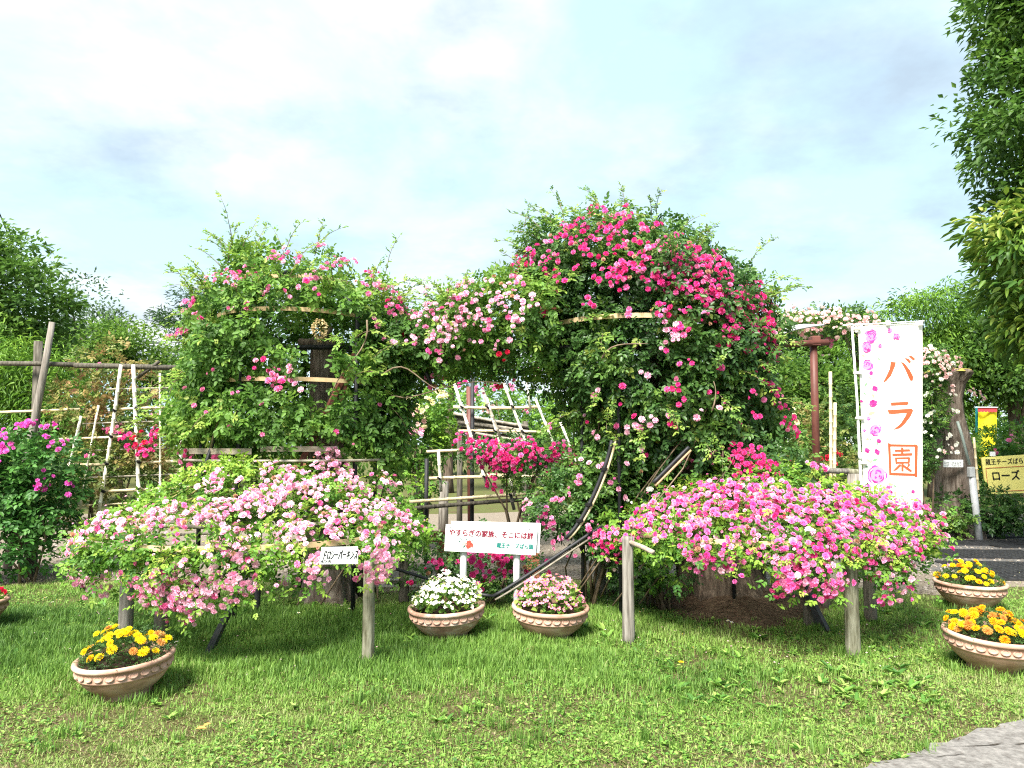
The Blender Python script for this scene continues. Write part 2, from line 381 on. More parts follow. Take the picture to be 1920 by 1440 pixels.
# ------------------------------------------------------------------ colours of matter
M_bark = pmat('bark_weathered', (.085, .062, .048), .9, .1, .9, (.30, .25, .21), 7, (4, 4, .55), col3=(.17, .135, .11))
M_barkd = pmat('bark_dark', (.035, .026, .020), .9, .1, .9, (.15, .115, .085), 7, (4, 4, .55))
M_barkr = pmat('bark_brown', (.05, .036, .027), .9, .1, .9, (.21, .16, .12), 7, (4, 4, .55), col3=(.11, .082, .062))
M_log = pmat('weathered_log', (.09, .08, .068), .85, .15, .5, (.29, .27, .24), 9, (5, 5, .4), col3=(.20, .182, .158))
M_logm = pmat('mossy_log', (.08, .075, .045), .9, .1, .5, (.27, .265, .20), 9, (4, 4, .6), col3=(.175, .17, .12))
M_logd = pmat('dark_log', (.05, .045, .035), .9, .1, .5, (.15, .135, .11), 9, (4, 4, .5))
M_logg = pmat('grey_brown_log', (.12, .105, .09), .85, .15, .5, (.30, .27, .24), 9, (5, 5, .4), col3=(.21, .185, .16))
M_bamboo = pmat('dry_bamboo', (.60, .47, .27), .45, .4, None, (.78, .69, .47), 14, (1, 1, 1), col3=(.70, .58, .36))
M_bambp = pmat('bleached_bamboo', (.72, .66, .53), .5, .35, None, (.86, .82, .72), 14)
M_bambd = pmat('grey_bamboo', (.22, .19, .15), .6, .3, None, (.40, .36, .29), 14)
M_pipe = pmat('black_pipe', (.012, .013, .015), .55, .35, None, (.03, .03, .034), 12)
M_rust = pmat('rust_pipe', (.075, .022, .016), .55, .4, .2, (.16, .055, .04), 9, (1, 1, .5))
M_board = pmat('tan_board', (.55, .38, .20), .6, .3, None, (.72, .54, .32), 6, (1, 1, 1))
M_boardg = pmat('grey_board', (.24, .19, .14), .75, .2, .3, (.42, .36, .29), 8, (1, 6, 6))
M_timber = pmat('red_timber', (.26, .085, .045), .7, .2, .3, (.45, .19, .11), 5, (1, 8, 8))
M_white = pmat('white_paint', (.86, .87, .87), .4, .4, None, (.80, .81, .81), 5)
M_terra = pmat('terracotta', (.34, .19, .135), .85, .12, .2, (.60, .42, .34), 6, col3=(.49, .295, .22), detail=10)
M_soil = pmat('potting_soil', (.02, .014, .010), .95, .05, .8, (.06, .042, .03), 40)
M_cane = pmat('old_cane', (.10, .07, .045), .8, .2, None, (.24, .18, .12), 10)
M_canen = pmat('green_cane', (.16, .17, .05), .6, .3, None, (.26, .20, .08), 10)
M_dark = pmat('black_rubber', (.012, .012, .013), .5, .4, .3, (.03, .03, .032), 20)
M_tie = pmat('black_tie', (.01, .01, .01), .8, .2)
M_metalg = pmat('grey_metal', (.35, .36, .37), .4, .5, None, (.48, .49, .50), 8)
M_sticky = pmat('ink_black', (.01, .01, .012), .6, .2)

G_dome = leafmat('rose_leaf_green', [(.05, .12, .025), (.09, .20, .034), (.145, .29, .046), (.235, .39, .06), (.37, .46, .10)], .44)
G_dark = leafmat('rose_leaf_dark', [(.038, .095, .028), (.068, .16, .038), (.11, .225, .046), (.185, .325, .058), (.32, .41, .08)], .42, .42, .45)
G_skirt = leafmat('rose_leaf_yellowgreen', [(.045, .13, .022), (.10, .24, .03), (.19, .36, .045), (.30, .46, .06), (.42, .46, .09)], .38)
G_bronze = leafmat('rose_leaf_bronze', [(.04, .10, .025), (.09, .18, .035), (.22, .25, .06), (.36, .27, .10), (.38, .18, .10)], .35)
G_rugosa = leafmat('rugosa_leaf', [(.035, .115, .025), (.06, .18, .032), (.10, .25, .045), (.20, .36, .055)], .28)
G_tree1 = leafmat('tree_leaf_dark', [(.045, .105, .022), (.085, .18, .03), (.14, .26, .038), (.23, .34, .055)], .46)
G_tree2 = leafmat('tree_leaf_light', [(.06, .15, .02), (.12, .25, .028), (.20, .36, .04), (.32, .46, .06)], .40)
G_tree3 = leafmat('tree_leaf_grey', [(.06, .11, .05), (.10, .17, .07), (.16, .24, .10)], .4)
G_tree4 = leafmat('chestnut_leaf', [(.03, .085, .018), (.07, .16, .024), (.17, .28, .035), (.38, .42, .08)], .35)
G_pine = leafmat('pine_needle', [(.035, .085, .03), (.06, .13, .04), (.10, .19, .055)], .3)
G_fern = leafmat('marigold_leaf', [(.022, .06, .014), (.045, .11, .022), (.08, .17, .03)], .25)
G_grass = leafmat('grass_blade', [(.07, .155, .03), (.12, .235, .042), (.19, .34, .06), (.26, .40, .085), (.37, .39, .175)], .40, .5, .25)
G_weed = leafmat('weed_leaf', [(.05, .14, .025), (.10, .24, .035), (.20, .36, .055), (.34, .42, .12)], .35)

# ================================================================== GROUND
def ground_mat():
    m = bpy.data.materials.new('lawn_soil'); m.use_nodes = True; n = m.node_tree; b = n.nodes['Principled BSDF']; b.inputs['Roughness'].default_value = .95; b.inputs['Specular IOR Level'].default_value = .1
    t = n.nodes.new('ShaderNodeTexCoord')
    def nz(sc, d=6):
        k = n.nodes.new('ShaderNodeTexNoise'); k.inputs['Scale'].default_value = sc; k.inputs['Detail'].default_value = d; k.inputs['Roughness'].default_value = .65; n.links.new(t.outputs['Object'], k.inputs['Vector']); return k
    a, c = nz(2.6), nz(60, 10)
    r = n.nodes.new('ShaderNodeValToRGB'); e = r.color_ramp.elements; e[0].position = .33; e[0].color = (.115, .08, .05, 1); e[1].position = .50; e[1].color = (.11, .125, .045, 1)
    n.links.new(a.outputs['Fac'], r.inputs[0])
    r2 = n.nodes.new('ShaderNodeValToRGB'); r2.color_ramp.elements[0].position = .3; r2.color_ramp.elements[0].color = (.5, .5, .5, 1); r2.color_ramp.elements[1].position = .7; r2.color_ramp.elements[1].color = (1.35, 1.3, 1.15, 1)
    n.links.new(c.outputs['Fac'], r2.inputs[0])
    mx = n.nodes.new('ShaderNodeMix'); mx.data_type = 'RGBA'; mx.blend_type = 'MULTIPLY'; mx.inputs[0].default_value = 1
    n.links.new(r.outputs[0], mx.inputs[6]); n.links.new(r2.outputs[0], mx.inputs[7]); n.links.new(mx.outputs[2], b.inputs['Base Color'])
    bp = n.nodes.new('ShaderNodeBump'); bp.inputs['Strength'].default_value = .8; bp.inputs['Distance'].default_value = .03; n.links.new(c.outputs['Fac'], bp.inputs['Height']); n.links.new(bp.outputs[0], b.inputs['Normal'])
    return m
def sheet(name, pts, z, mat, label, cat):
    mb = MB(); mb.add([(p[0], p[1], z) for p in pts], [tuple(range(len(pts)))]); o = obj(name, mb.mesh(name, mat)); tag(o, label, cat, kind='structure'); return o
sheet('ground', [(-250, -60), (250, -60), (250, 400), (-250, 400)], 0, ground_mat(), 'green lawn with bare brown soil patches', 'ground')
M_gravel = pmat('gravel', (.13, .105, .08), .95, .1, 1.0, (.32, .27, .215), 55, (1, 1, 1), col3=(.215, .178, .138), detail=8)
M_track = pmat('grey_track', (.07, .067, .064), .95, .1, 1.0, (.17, .162, .153), 50, (1, 1, 1), col3=(.11, .105, .10), detail=8)
def edge_y(x): return 8.55 + .25 * math.sin(x * 1.3) + .12 * math.sin(x * 3.7 + 1) - (.55 if x > 3.2 else 0) * min(1, (x - 3.2)) if x > -9 else 8.8
xs = [-14 + .4 * i for i in range(73)]
sheet('gravel_yard', [(x, edge_y(x)) for x in xs] + [(x, 17.2 + .5 * math.sin(x * .9)) for x in reversed(xs)], .004, M_gravel, 'beige gravel yard behind the lawn', 'gravel')
sheet('grey_track', [(4.7, 9.3), (6.2, 8.9), (9, 8.6), (14, 8.5), (16, 13.6), (11, 13.8), (7.2, 13.2), (5.3, 11.6)], .008, M_track, 'grey packed gravel track under the black rubber mats', 'track')
# concrete pavement corner, two slabs with a joint, cracked
M_conc = pmat('concrete', (.11, .10, .092), .9, .15, .6, (.24, .225, .21), 26, col3=(.17, .16, .15), detail=12)
def strip(name, pts, z, mat, parent):
    mb = MB(); n = len(pts); mb.add([(p[0], p[1], z) for p in pts] + [(p[0], p[1], -.05) for p in pts], [tuple(range(n))] + [(i, (i + 1) % n, n + (i + 1) % n, n + i) for i in range(n)])
    return part(name, mb, mat, parent)
pv = thing('pavement', 'cracked grey concrete pavement at the corner of the lawn', None, (2.4, 3.6, 0)); pv['kind'] = 'structure'
A0, A1 = gr(1640, 1440), gr(1920, 1350); ed = unit((A1 - A0)[:2]); nrm = np.array([ed[1], -ed[0]])
def PV(s, t): return (A0[0] + ed[0] * s + nrm[0] * t, A0[1] + ed[1] * s + nrm[1] * t)
rr_ = random.Random(3)
jag = lambda s0, s1, t, a, n=9: [PV(s0 + (s1 - s0) * i / n, t + (rr_.uniform(-a, a) if 0 < i < n else 0)) for i in range(n + 1)]
crack = [PV(.62, .0), PV(.66, .06), PV(.78, .10), PV(.86, .17), PV(1.0, .21), PV(1.12, .30), PV(1.3, .36), PV(1.42, .42)]
off = lambda pts, d: [(p[0] + nrm[0] * d + ed[0] * d, p[1] + nrm[1] * d + ed[1] * d * .2) for p in pts]
strip('slab', jag(-1.2, .62, 0, .028, 24) + crack[1:] + [PV(1.42, 1.6), PV(-1.2, 1.6)], .02, M_conc, pv)
strip('slab', jag(.635, 2.6, 0, .028, 24) + [PV(2.6, 1.6), PV(1.44, 1.6)] + list(reversed(off(crack, .012)))[:-1], .019, M_conc, pv)

M_crack = pmat('crack_dirt', (.035, .03, .025), .95, .05, .5, (.07, .06, .05), 60)
def crack_(pts, w):
    mb = MB(); n = len(pts); d = np.array([nrm[0] * .6 + ed[0] * .8, nrm[1] * .6 + ed[1] * .8]); vs = []
    for i, p_ in enumerate(pts): k = w * (1 if 0 < i < n - 1 else .2) * rr_.uniform(.5, 1.3); vs += [(p_[0] - d[0] * k, p_[1] - d[1] * k, .0235), (p_[0] + d[0] * k, p_[1] + d[1] * k, .0235)]
    mb.add(vs, [(2 * i, 2 * i + 1, 2 * i + 3, 2 * i + 2) for i in range(n - 1)]); part('crack', mb, M_crack, pv)
crack_([PV(.50 + .06 * i + rr_.uniform(-.02, .02), .05 + .028 * i + rr_.uniform(-.012, .012)) for i in range(16)], .011)
crack_([PV(.95 + .03 * i, .26 + .035 * i + rr_.uniform(-.01, .01)) for i in range(6)][::-1] + [PV(.8, .40), PV(.74, .42)], .007)
crack_([PV(.22 + .05 * i, .05 + .02 * i + rr_.uniform(-.01, .01)) for i in range(6)], .007)
# ------------------------------------------------------------------ mound of soil round the right trunk
LT = np.array([-1.80, 7.55, 0]); RT = np.array([1.98, 7.36, 0])
def mound():
    mb = MB(); n = 40; c = (2.05, 7.3)
    prof = [(0.02, .20), (.25, .18), (.45, .12), (.62, .06), (.8, .015), (.95, -.02)]
    mb.lathe(prof, n, (c[0], c[1], 0), fn=lambda r, z, th: r * (1 + .12 * math.sin(3 * th + 1) + .06 * math.sin(7 * th)))
    o = obj('soil_mound', mb.mesh('soil_mound', pmat('brown_soil', (.045, .028, .018), .95, .05, 1.0, (.13, .09, .06), 30, col3=(.08, .055, .037)), True)); tag(o, 'bare brown soil mound round the right trunk', 'soil', kind='structure')
mound()

# ------------------------------------------------------------------ grass
def in_poly(x, y, pts):
    c = np.zeros(len(x), bool); n = len(pts)
    for i in range(n):
        (x0, y0), (x1, y1) = pts[i], pts[(i + 1) % n]
        if y0 == y1: continue
        c ^= ((y0 > y) != (y1 > y)) & (x < (x1 - x0) * (y - y0) / (y1 - y0) + x0)
    return c
PAVE = [PV(-1.2, .035), PV(2.6, .035), PV(2.6, 1.6), PV(-1.2, 1.6)]
EY = np.vectorize(edge_y)
def grass(n):
    # more blades near the camera
    y = 2.9 + (9.3 - 2.9) * RNG.random(n) ** 1.35; x = RNG.uniform(-1, 1, n) * (y * .70 + .35)
    P3 = np.stack([x, y, np.zeros(n)], 1); patch = fbm(P3, 1.9, 5, 4); fine = fbm(P3, 5.5, 9, 2)
    tall = np.clip((y - 4.35) / .9, 0, 1) * np.clip((7.6 - y) / .8, .35, 1) * np.clip(1.1 - (x - .2) * .30 * (x > .2), .3, 1)
    tall = tall * (.55 + .9 * vn(P3, .9, 21)) 
    dens = np.clip((patch - .405) * 7.0, .30, 1) * np.clip(.55 + fine, .3, 1); dens = np.maximum(dens, np.clip(tall * 1.3 - .25, 0, 1))
    dens *= np.clip((EY(x) + .10 - y) / .35, 0, 1) * .97 + .03 * (y < EY(x) + .8)
    dm = np.hypot((x - 2.05) / .72, (y - 7.3) / .6); dens *= np.where(dm < 1, .12, 1)
    keep = (RNG.random(n) < dens) & ~in_poly(x, y, PAVE)
    for bx, by, br in BOWLS: keep &= np.hypot(x - bx, y - by) > br * .62
    x, y, tall, patch, P3 = x[keep], y[keep], tall[keep], patch[keep], P3[keep]; n = len(x)
    tx, ty = [], []
    for (cx_, cy_, nb_, rr2) in [(gr(a, b)[0], gr(a, b)[1], 150, .10) for a, b in ((235, 1195), (301, 1212), (690, 1247), (1179, 1207), (1600, 1232), (1633, 1166), (388, 1232), (1550, 1185))] + [(bx_, by_, 520, br_ * .78) for bx_, by_, br_ in BOWLS]:
        a_ = RNG.uniform(0, 2 * PI, nb_); q_ = rr2 * (RNG.uniform(.5, 1.25, nb_) if rr2 < .15 else RNG.uniform(.85, 1.25, nb_)); tx.append(cx_ + q_ * np.cos(a_)); ty.append(cy_ + q_ * np.sin(a_))
    for _ in range(170):
        g_ = gr(random.uniform(60, 1800), random.uniform(1150, 1420)); nb_ = random.randint(14, 40)
        if not in_poly(np.array([g_[0]]), np.array([g_[1]]), PAVE)[0]: tx.append(g_[0] + RNG.normal(0, .025, nb_)); ty.append(g_[1] + RNG.normal(0, .025, nb_))
    tx, ty = np.concatenate(tx), np.concatenate(ty); x, y = np.concatenate([x, tx]), np.concatenate([y, ty]); tall = np.concatenate([tall, np.full(len(tx), 1.25)]); n = len(x); P3 = np.stack([x, y, np.zeros(n)], 1)
    clump = vn(P3, 7, 31); h = (.016 + .022 * RNG.random(n) + .046 * tall * RNG.uniform(.4, 1.15, n)) * (.65 + .8 * clump)
    w = RNG.uniform(.0014, .0032, n) * (1 + (y - 3) * .08); az = RNG.uniform(0, 2 * PI, n); lean = RNG.uniform(.15, 1.0, n) * (1.5 - .75 * np.clip(tall, 0, 1))
    d = np.stack([np.cos(az), np.sin(az), np.zeros(n)], 1); s = np.stack([-np.sin(az), np.cos(az), np.zeros(n)], 1); up = np.array([0, 0, 1.0])
    # turn blades partly towards the viewer side so that they show width
    B = np.stack([x, y, np.full(n, -.004)], 1); M1 = B + up * (h * .58)[:, None] + d * (h * lean * .28)[:, None]; T = B + up * (h * (1 - .28 * lean))[:, None] + d * (h * lean * .85)[:, None]
    V = np.stack([B - s * w[:, None], B + s * w[:, None], M1 + s * w[:, None] * .75, M1 - s * w[:, None] * .75, T], 1).reshape(-1, 3)
    i = np.arange(n)[:, None] * 5
    F_ = np.concatenate([i + np.array([0, 1, 2]), i + np.array([0, 2, 3]), i + np.array([3, 2, 4])])
    tint = np.clip(.35 + .50 * (fbm(P3, .8, 77, 2) - .35) * 1.6 + .18 * (1 - tall) - .12 * tall + RNG.normal(0, .12, n) + .35 * (RNG.random(n) < .07) + np.clip((y - EY(x) + .5), 0, .6) * .9, 0, 1)
    o = obj('lawn_grass', np_mesh('lawn_grass', V, F_, G_grass, np.repeat(tint, 5))); tag(o, 'short uneven green lawn grass with dry blades', 'grass', kind='stuff')
BOWLS = []
bowl_px = [(840, 1150, 6.12), (1030, 1152, 6.12), (238, 1262, 4.75), (1818, 1107, 7.15), (1858, 1208, 5.25), (-66, 1170, 6.3)]
for px, py, Y in bowl_px:
    p = at(px, py, Y); BOWLS.append((p[0], p[1], .31))
grass(430000)

# weeds: broad-leaved rosettes
def weeds():
    P, A, N, Ls, T = [], [], [], [], []
    rnd = random.Random(5); spots = [(gr(rnd.uniform(1180, 1760), rnd.uniform(1140, 1330)), rnd.uniform(.04, .09)) for _ in range(120)]
    spots += [(gr(rnd.uniform(1560, 1720), rnd.uniform(1255, 1330)), rnd.uniform(.06, .10)) for _ in range(18)]
    spots += [(gr(rnd.uniform(480, 1150), rnd.uniform(1130, 1215)), rnd.uniform(.04, .11)) for _ in range(90)]
    spots += [(gr(rnd.uniform(20, 1800), rnd.uniform(1200, 1440)), rnd.uniform(.025, .06)) for _ in range(130)]
    spots += [(gr(rnd.uniform(20, 300), rnd.uniform(1120, 1250)), rnd.uniform(.03, .08)) for _ in range(60)]
    for g, l in spots:
        if in_poly(np.array([g[0]]), np.array([g[1]]), PAVE)[0]: continue
        for k in range(rnd.randint(5, 10)):
            a = rnd.uniform(0, 2 * PI); e = rnd.uniform(.1, .9); P.append((g[0] + rnd.uniform(-.01, .01), g[1], .01)); A.append((math.cos(a), math.sin(a), e)); N.append((-math.cos(a) * e, -math.sin(a) * e, 1)); Ls.append(l * rnd.uniform(.6, 1.15)); T.append(rnd.random())
    m = 60000; y = 3.0 + 5.2 * RNG.random(m) ** 1.4; x = RNG.uniform(-1, 1, m) * (y * .70 + .3); Q = np.stack([x, y, RNG.uniform(.004, .03, m)], 1)
    k = (fbm(Q * np.array([1, 1, 0]), 2.2, 91, 3) > .47) & ~in_poly(x, y, PAVE) & (y < EY(x) - .1)
    for bx_, by_, br_ in BOWLS: k &= np.hypot(x - bx_, y - by_) > br_ * .7
    Q = Q[k]; m = len(Q); az = RNG.uniform(0, 2 * PI, m); ll = RNG.uniform(.010, .026, m)
    small = leaf_arrays(Q, np.stack([np.cos(az), np.sin(az), RNG.uniform(-.1, .7, m)], 1), RNG.normal(0, .35, (m, 3)) + np.array([0, -.15, 1]), ll, ll * RNG.uniform(.35, .8, m), np.clip(RNG.normal(.55, .25, m), 0, 1))
    Ls = np.array(Ls); o = leaf_obj('lawn_weeds', [leaf_arrays(np.array(P), np.array(A), np.array(N), Ls, Ls * .36, np.array(T)), small], G_weed, None); tag(o, 'broad-leaved weeds growing among the lawn grass', 'weeds', kind='stuff')
weeds()
def daisies():
    mb = MB(); petal_ring(mb, 9, .2, 1, .02, .10, .22); mb.lathe([(.3, .0), (.28, .14), (.02, .2)], 6, mi=1); mb.tube([(0, 0, -5.5), (.3, .1, -2.5), (0, 0, 0)], .07, 4, mi=2)
    me = mb.mesh('daisy', [pmat('daisy_white', (.88, .88, .86)), stamen, MATS['green_cane']]); rnd = random.Random(8)
    px = [(1280, 1190), (1360, 1140), (1365, 1165), (1372, 1168), (1580, 1190), (1670, 1215), (628, 1130), (640, 1136), (84, 1122), (106, 1125), (1200, 1148), (1206, 1143), (655, 1142), (330, 1205), (1300, 1215), (560, 1150), (1240, 1130), (1690, 1215), (1575, 1186), (98, 1130)]
    for x, y in px:
        g = gr(x, y, .08); o = obj('daisy', me, None, (g[0], g[1], .085)); s = rnd.uniform(.012, .017); o.scale = (s, s, s); o.rotation_euler = (rnd.uniform(-.5, .2), rnd.uniform(-.3, .3), rnd.uniform(0, 6))
        tag(o, 'tiny white daisy standing in the lawn grass', 'daisy', 'daisies scattered in the lawn')
    g = gr(1277, 1243, .05); mb = MB(); petal_ring(mb, 14, .1, 1, 0, .15, .2); petal_ring(mb, 10, .05, .65, .08, .28, .28); mb.tube([(0, 0, -2.6), (.1, .1, -1), (0, 0, .02)], .09, 4, mi=1)
    o = obj('dandelion', mb.mesh('dandelion', [pmat('dandelion_yellow', (.9, .55, .005)), MATS['green_cane']]), None, (g[0], g[1], .055)); o.scale = (.02,) * 3; tag(o, 'single yellow dandelion in the lawn in front of the right trunk', 'dandelion')
    rnd = random.Random(4)
    for x, y, c, lab in ((385, 1372, (.45, .22, .06), 'dry orange brown leaf lying on the lawn near the left bowl'), (998, 1222, (.40, .24, .14), 'dry tan leaf lying on the lawn below the two middle bowls')):
        g = gr(x, y, .02); V, F_, T = leaf_arrays(np.array([[-.05, 0, 0], [-.02, .02, .006]]), np.array([[1, .1, .1], [.7, .6, .2]]), np.array([[0, -.2, 1], [.3, 0, 1]]), [.055, .04], [.03, .022], np.zeros(2))
        mbm = np_mesh('fallen_leaf', V, F_, pmat('dead_leaf_%d' % x, c, .7)); o = obj('fallen_leaf', mbm, None, (g[0], g[1], .035)); tag(o, lab, 'leaf')
daisies()

# ================================================================== TRUNKS
def trunk(name, label, base, H, r0, r1, flare, mat, seed, stub=None, lean=(0, 0), nleg=6):
    t = thing(name, label, 'tree trunk', base); mb = MB(); n = 40; rows = []
    zs = [-.05, .03, .1, .2, .35, .55, .8, 1.1, 1.4, 1.7, 2.0, 2.3, H * .97, H]; zs = [z for z in sorted(set(zs)) if z <= H]
    vs = []
    for z in zs:
        u = z / H; r = r0 + (r1 - r0) * u; fl = flare * math.exp(-max(z, 0) / .17)
        for k in range(n):
            th = 2 * PI * k / n; rid = .06 * math.sin(9 * th + seed + 1.2 * z) + .04 * math.sin(17 * th + 3 * seed + z) + .05 * math.sin(5 * th - seed)
            q = r * (1 + rid) + fl * (.55 + .45 * math.sin(nleg * th + seed) + .35 * math.cos(th + .3))
            vs.append((base[0] + lean[0] * u + q * math.cos(th), base[1] + lean[1] * u + q * math.sin(th), z + base[2]))
    fs = [(i * n + k, i * n + (k + 1) % n, (i + 1) * n + (k + 1) % n, (i + 1) * n + k) for i in range(len(zs) - 1) for k in range(n)] + [tuple((len(zs) - 1) * n + k for k in range(n))]
    mb.add(vs, fs); part('trunk', mb, mat, t, True)
    if stub:
        for pth, rr in stub:
            mb = MB(); mb.tube(pth, rr, 9, wob=.12, seed=seed); part('branch_stub', mb, mat, t, True)
    return t
s0 = at(608, 650, 7.5); s1 = at(618, 610, 7.45); s2 = at(560, 642, 7.5)
trunk('dead_tree', 'bare dead grey trunk standing inside the left rose dome', LT, 2.55, .20, .145, .10, M_bark, 1.0,
      [([tuple(at(604, 665, 7.48)), tuple(s0), tuple(at(611, 628, 7.44)), tuple(s1)], [.06, .055, .05, .045]), ([tuple(at(612, 648, 7.5)), tuple(at(585, 643, 7.5)), tuple(s2)], [.05, .045, .035])], (.05 - .2 + .12, 0))
trunk('old_tree', 'thick flaring dark trunk under the right rose dome', RT, 2.4, .36, .22, .24, M_barkr, 2.3, None, (-.45, 0))
# small stubs: second stem beside left trunk
t = thing('small_tree', 'thin dark leaning stem beside the foot of the left trunk', 'stem', (-1.5, 7.75, 0)); mb = MB(); mb.tube([(-1.5, 7.75, -.05), (-1.55, 7.75, .4), (-1.6, 7.7, .9)], [.07, .055, .04], 9, wob=.1, seed=3); part('trunk', mb, M_barkd, t, True)

# ================================================================== FRAMES
def arc3(px_pts, Y, n=14):
    """smooth 3d path through image points at depths"""
    P = [at(x, y, Y if not hasattr(Y, '__len__') else Y[i]) for i, (x, y) in enumerate(px_pts)]; P = np.array(P); t = np.linspace(0, 1, len(P)); tt = np.linspace(0, 1, n)
    if len(P) >= 3:
        k = min(3, len(P) - 1); return np.stack([np.polyval(np.polyfit(t, P[:, a], k), tt) for a in range(3)], 1)
    return np.stack([np.interp(tt, t, P[:, a]) for a in range(3)], 1)
def band(mb, path, h, th=.006):
    """a flat springy strip standing on edge along a path"""
    path = np.array(path); n = len(path); vs = []
    for i in range(n):
        t = unit(path[min(i + 1, n - 1)] - path[max(i - 1, 0)]); s = unit(np.cross(t, [0, 0, 1.0])); u = np.array([0, 0, 1.0])
        for a, b in ((-1, -1), (1, -1), (1, 1), (-1, 1)): vs.append(path[i] + s * a * th / 2 + u * b * h / 2)
    fs = [(i * 4 + k, i * 4 + (k + 1) % 4, i * 4 + 4 + (k + 1) % 4, i * 4 + 4 + k) for i in range(n - 1) for k in range(4)] + [(3, 2, 1, 0), tuple((n - 1) * 4 + k for k in range(4))]
    mb.add(vs, fs)
def hoop(c, rx, ry, z, a0, a1, n=26): return [(c[0] + rx * math.cos(rad(a0 + (a1 - a0) * i / n)), c[1] + ry * math.sin(rad(a0 + (a1 - a0) * i / n)), z) for i in range(n + 1)]
def one(name, fn, mat, parent, smooth=False, **k):
    mb = MB(); fn(mb); return part(name, mb, mat, parent, smooth, **k)
DL = np.array([-2.05, 7.35, 0]); DR = np.array([1.38, 7.35, 0])
BANDL = [(DL, .74, .78, 2.67, 205, 352, .036), (DL, .78, .80, 2.06, 235, 345, .036)]
BANDR = [((1.12, 7.40), .80, .90, 2.60, 192, 350, .042)]
def carve(bands, pr=.93):
    hs = []
    for c, rx, ry, z, a0, a1, h in bands:
        for p in hoop(c, rx, ry, z, a0, a1, 16):
            p = np.array(p); d = CO - p
            for u in (.015, .04, .07): q = p + d * u; hs.append((q[0], q[1], q[2], .075, .14, .05, pr))
    return hs
fr = thing('dome_trellis', 'black pipe and tan hoop trellis frame of the left rose dome', 'trellis', DL)
for z, r, a0, a1, mt, h in ((1.44, .98, 212, 262, M_boardg, .05), (1.46, .96, 266, 305, M_boardg, .045), (3.02, .55, 200, 340, M_board, .03)):
    one('hoop', lambda mb: band(mb, hoop(DL, r, r * .9, z, a0, a1), h), mt, fr)
for c_, rx, ry, z, a0, a1, h in BANDL: one('hoop', lambda mb: band(mb, hoop(c_, rx, ry, z, a0, a1), h), M_board, fr)
one('hoop', lambda mb: mb.tube(hoop(DL, 1.0, .9, 1.36, 190, 350), .012, 6), M_bambd, fr, True)
for a in (250, 205, 320, 100, 160, 40):
    x, y = DL[0] + .86 * math.cos(rad(a)), DL[1] + .78 * math.sin(rad(a))
    one('upright', lambda mb: mb.tube([(x, y, -.03), (x, y, 1.5), (x, y, 2.7), (DL[0] + .5 * (x - DL[0]), DL[1] + .5 * (y - DL[1]), 3.05), (DL[0], DL[1], 3.2)], .021, 8), M_pipe, fr, True)
one('crossbar', lambda mb: mb.tube([at(520, 652, 7.2), at(672, 650, 7.2)], .024, 8), M_pipe, fr, True)
one('brace', lambda mb: mb.box((at(672, 640, 7.0) + at(640, 745, 6.9)) / 2, (.045, .045, .62), R=Vector(at(685, 600, 7.0) - at(635, 760, 6.9)).to_track_quat('Z', 'Y').to_matrix()), M_rust, fr)
one('brace', lambda mb: mb.box((at(640, 715, 6.9) + at(548, 900, 6.6)) / 2, (.04, .04, 1.15), R=Vector(at(640, 715, 6.9) - at(548, 900, 6.6)).to_track_quat('Z', 'Y').to_matrix()), M_rust, fr)
one('prop', lambda mb: mb.box((gr(388, 1232) + at(462, 1075, 6.5)) / 2, (.045, .045, 1.12), R=Vector(at(462, 1075, 6.5) - gr(388, 1232)).to_track_quat('Z', 'Y').to_matrix()), M_pipe, fr)
one('prop', lambda mb: mb.tube([at(410, 800, 6.7), at(370, 915, 6.5)], .016, 7), M_pipe, fr, True)
one('clamp', lambda mb: mb.box(at(655, 652, 7.1), (.05, .06, .09), bev=.008), M_pipe, fr)

fr = thing('dome_trellis', 'black pipe and tan hoop trellis frame of the right rose dome', 'trellis', DR)
for c_, rx, ry, z, a0, a1, h in BANDR: one('hoop', lambda mb: band(mb, hoop(c_, rx, ry, z, a0, a1), h), M_board, fr)
for a in (236, 318, 200, 345, 30, 90, 150):
    x, y = DR[0] + .78 * math.cos(rad(a)), DR[1] + .66 * math.sin(rad(a))
    one('upright', lambda mb: mb.tube([(x, y, -.03), (x, y, 1.5), (x, y, 2.9), (DR[0] + .5 * (x - DR[0]), DR[1] + .5 * (y - DR[1]), 3.35), (DR[0], DR[1], 3.5)], .016, 8), M_pipe, fr, True)
one('crossbar', lambda mb: mb.tube([at(860, 652, 7.0), at(1270, 650, 6.9)], .02, 8), M_pipe, fr, True)
one('crossbar', lambda mb: mb.tube([at(1140, 745, 6.9), at(1215, 742, 6.9)], .018, 8), M_pipe, fr, True)
P_ = arc3([(1147, 826), (1137, 865), (1115, 925), (1090, 970), (1060, 1010)], 6.55)
one('bent_pipe', lambda mb: mb.tube(P_, .016, 8), M_pipe, fr, True)
one('bamboo_strip', lambda mb: mb.tube(P_ + np.array([.027, .01, -.005]), .013, 7), M_bamboo, fr, True)
for k in (4, 8, 10): one('tie', lambda mb: mb.tube([P_[k] - np.array([.0, .0, .012]), P_[k] + np.array([0, 0, .012])], .032, 8), M_tie, fr)
P_ = arc3([(1292, 838), (1262, 868), (1225, 905)], 6.2)
one('bent_pipe', lambda mb: mb.tube(P_, .015, 8), M_pipe, fr, True)
one('bamboo_strip', lambda mb: mb.tube(P_ + np.array([.015, .01, -.024]), .012, 7), M_board, fr, True)
one('prop', lambda mb: mb.box((gr(1550, 1185) + at(1492, 1070, 6.5)) / 2, (.05, .05, 1.0), R=Vector(at(1492, 1070, 6.5) - gr(1550, 1185)).to_track_quat('Z', 'Y').to_matrix()), M_pipe, fr)
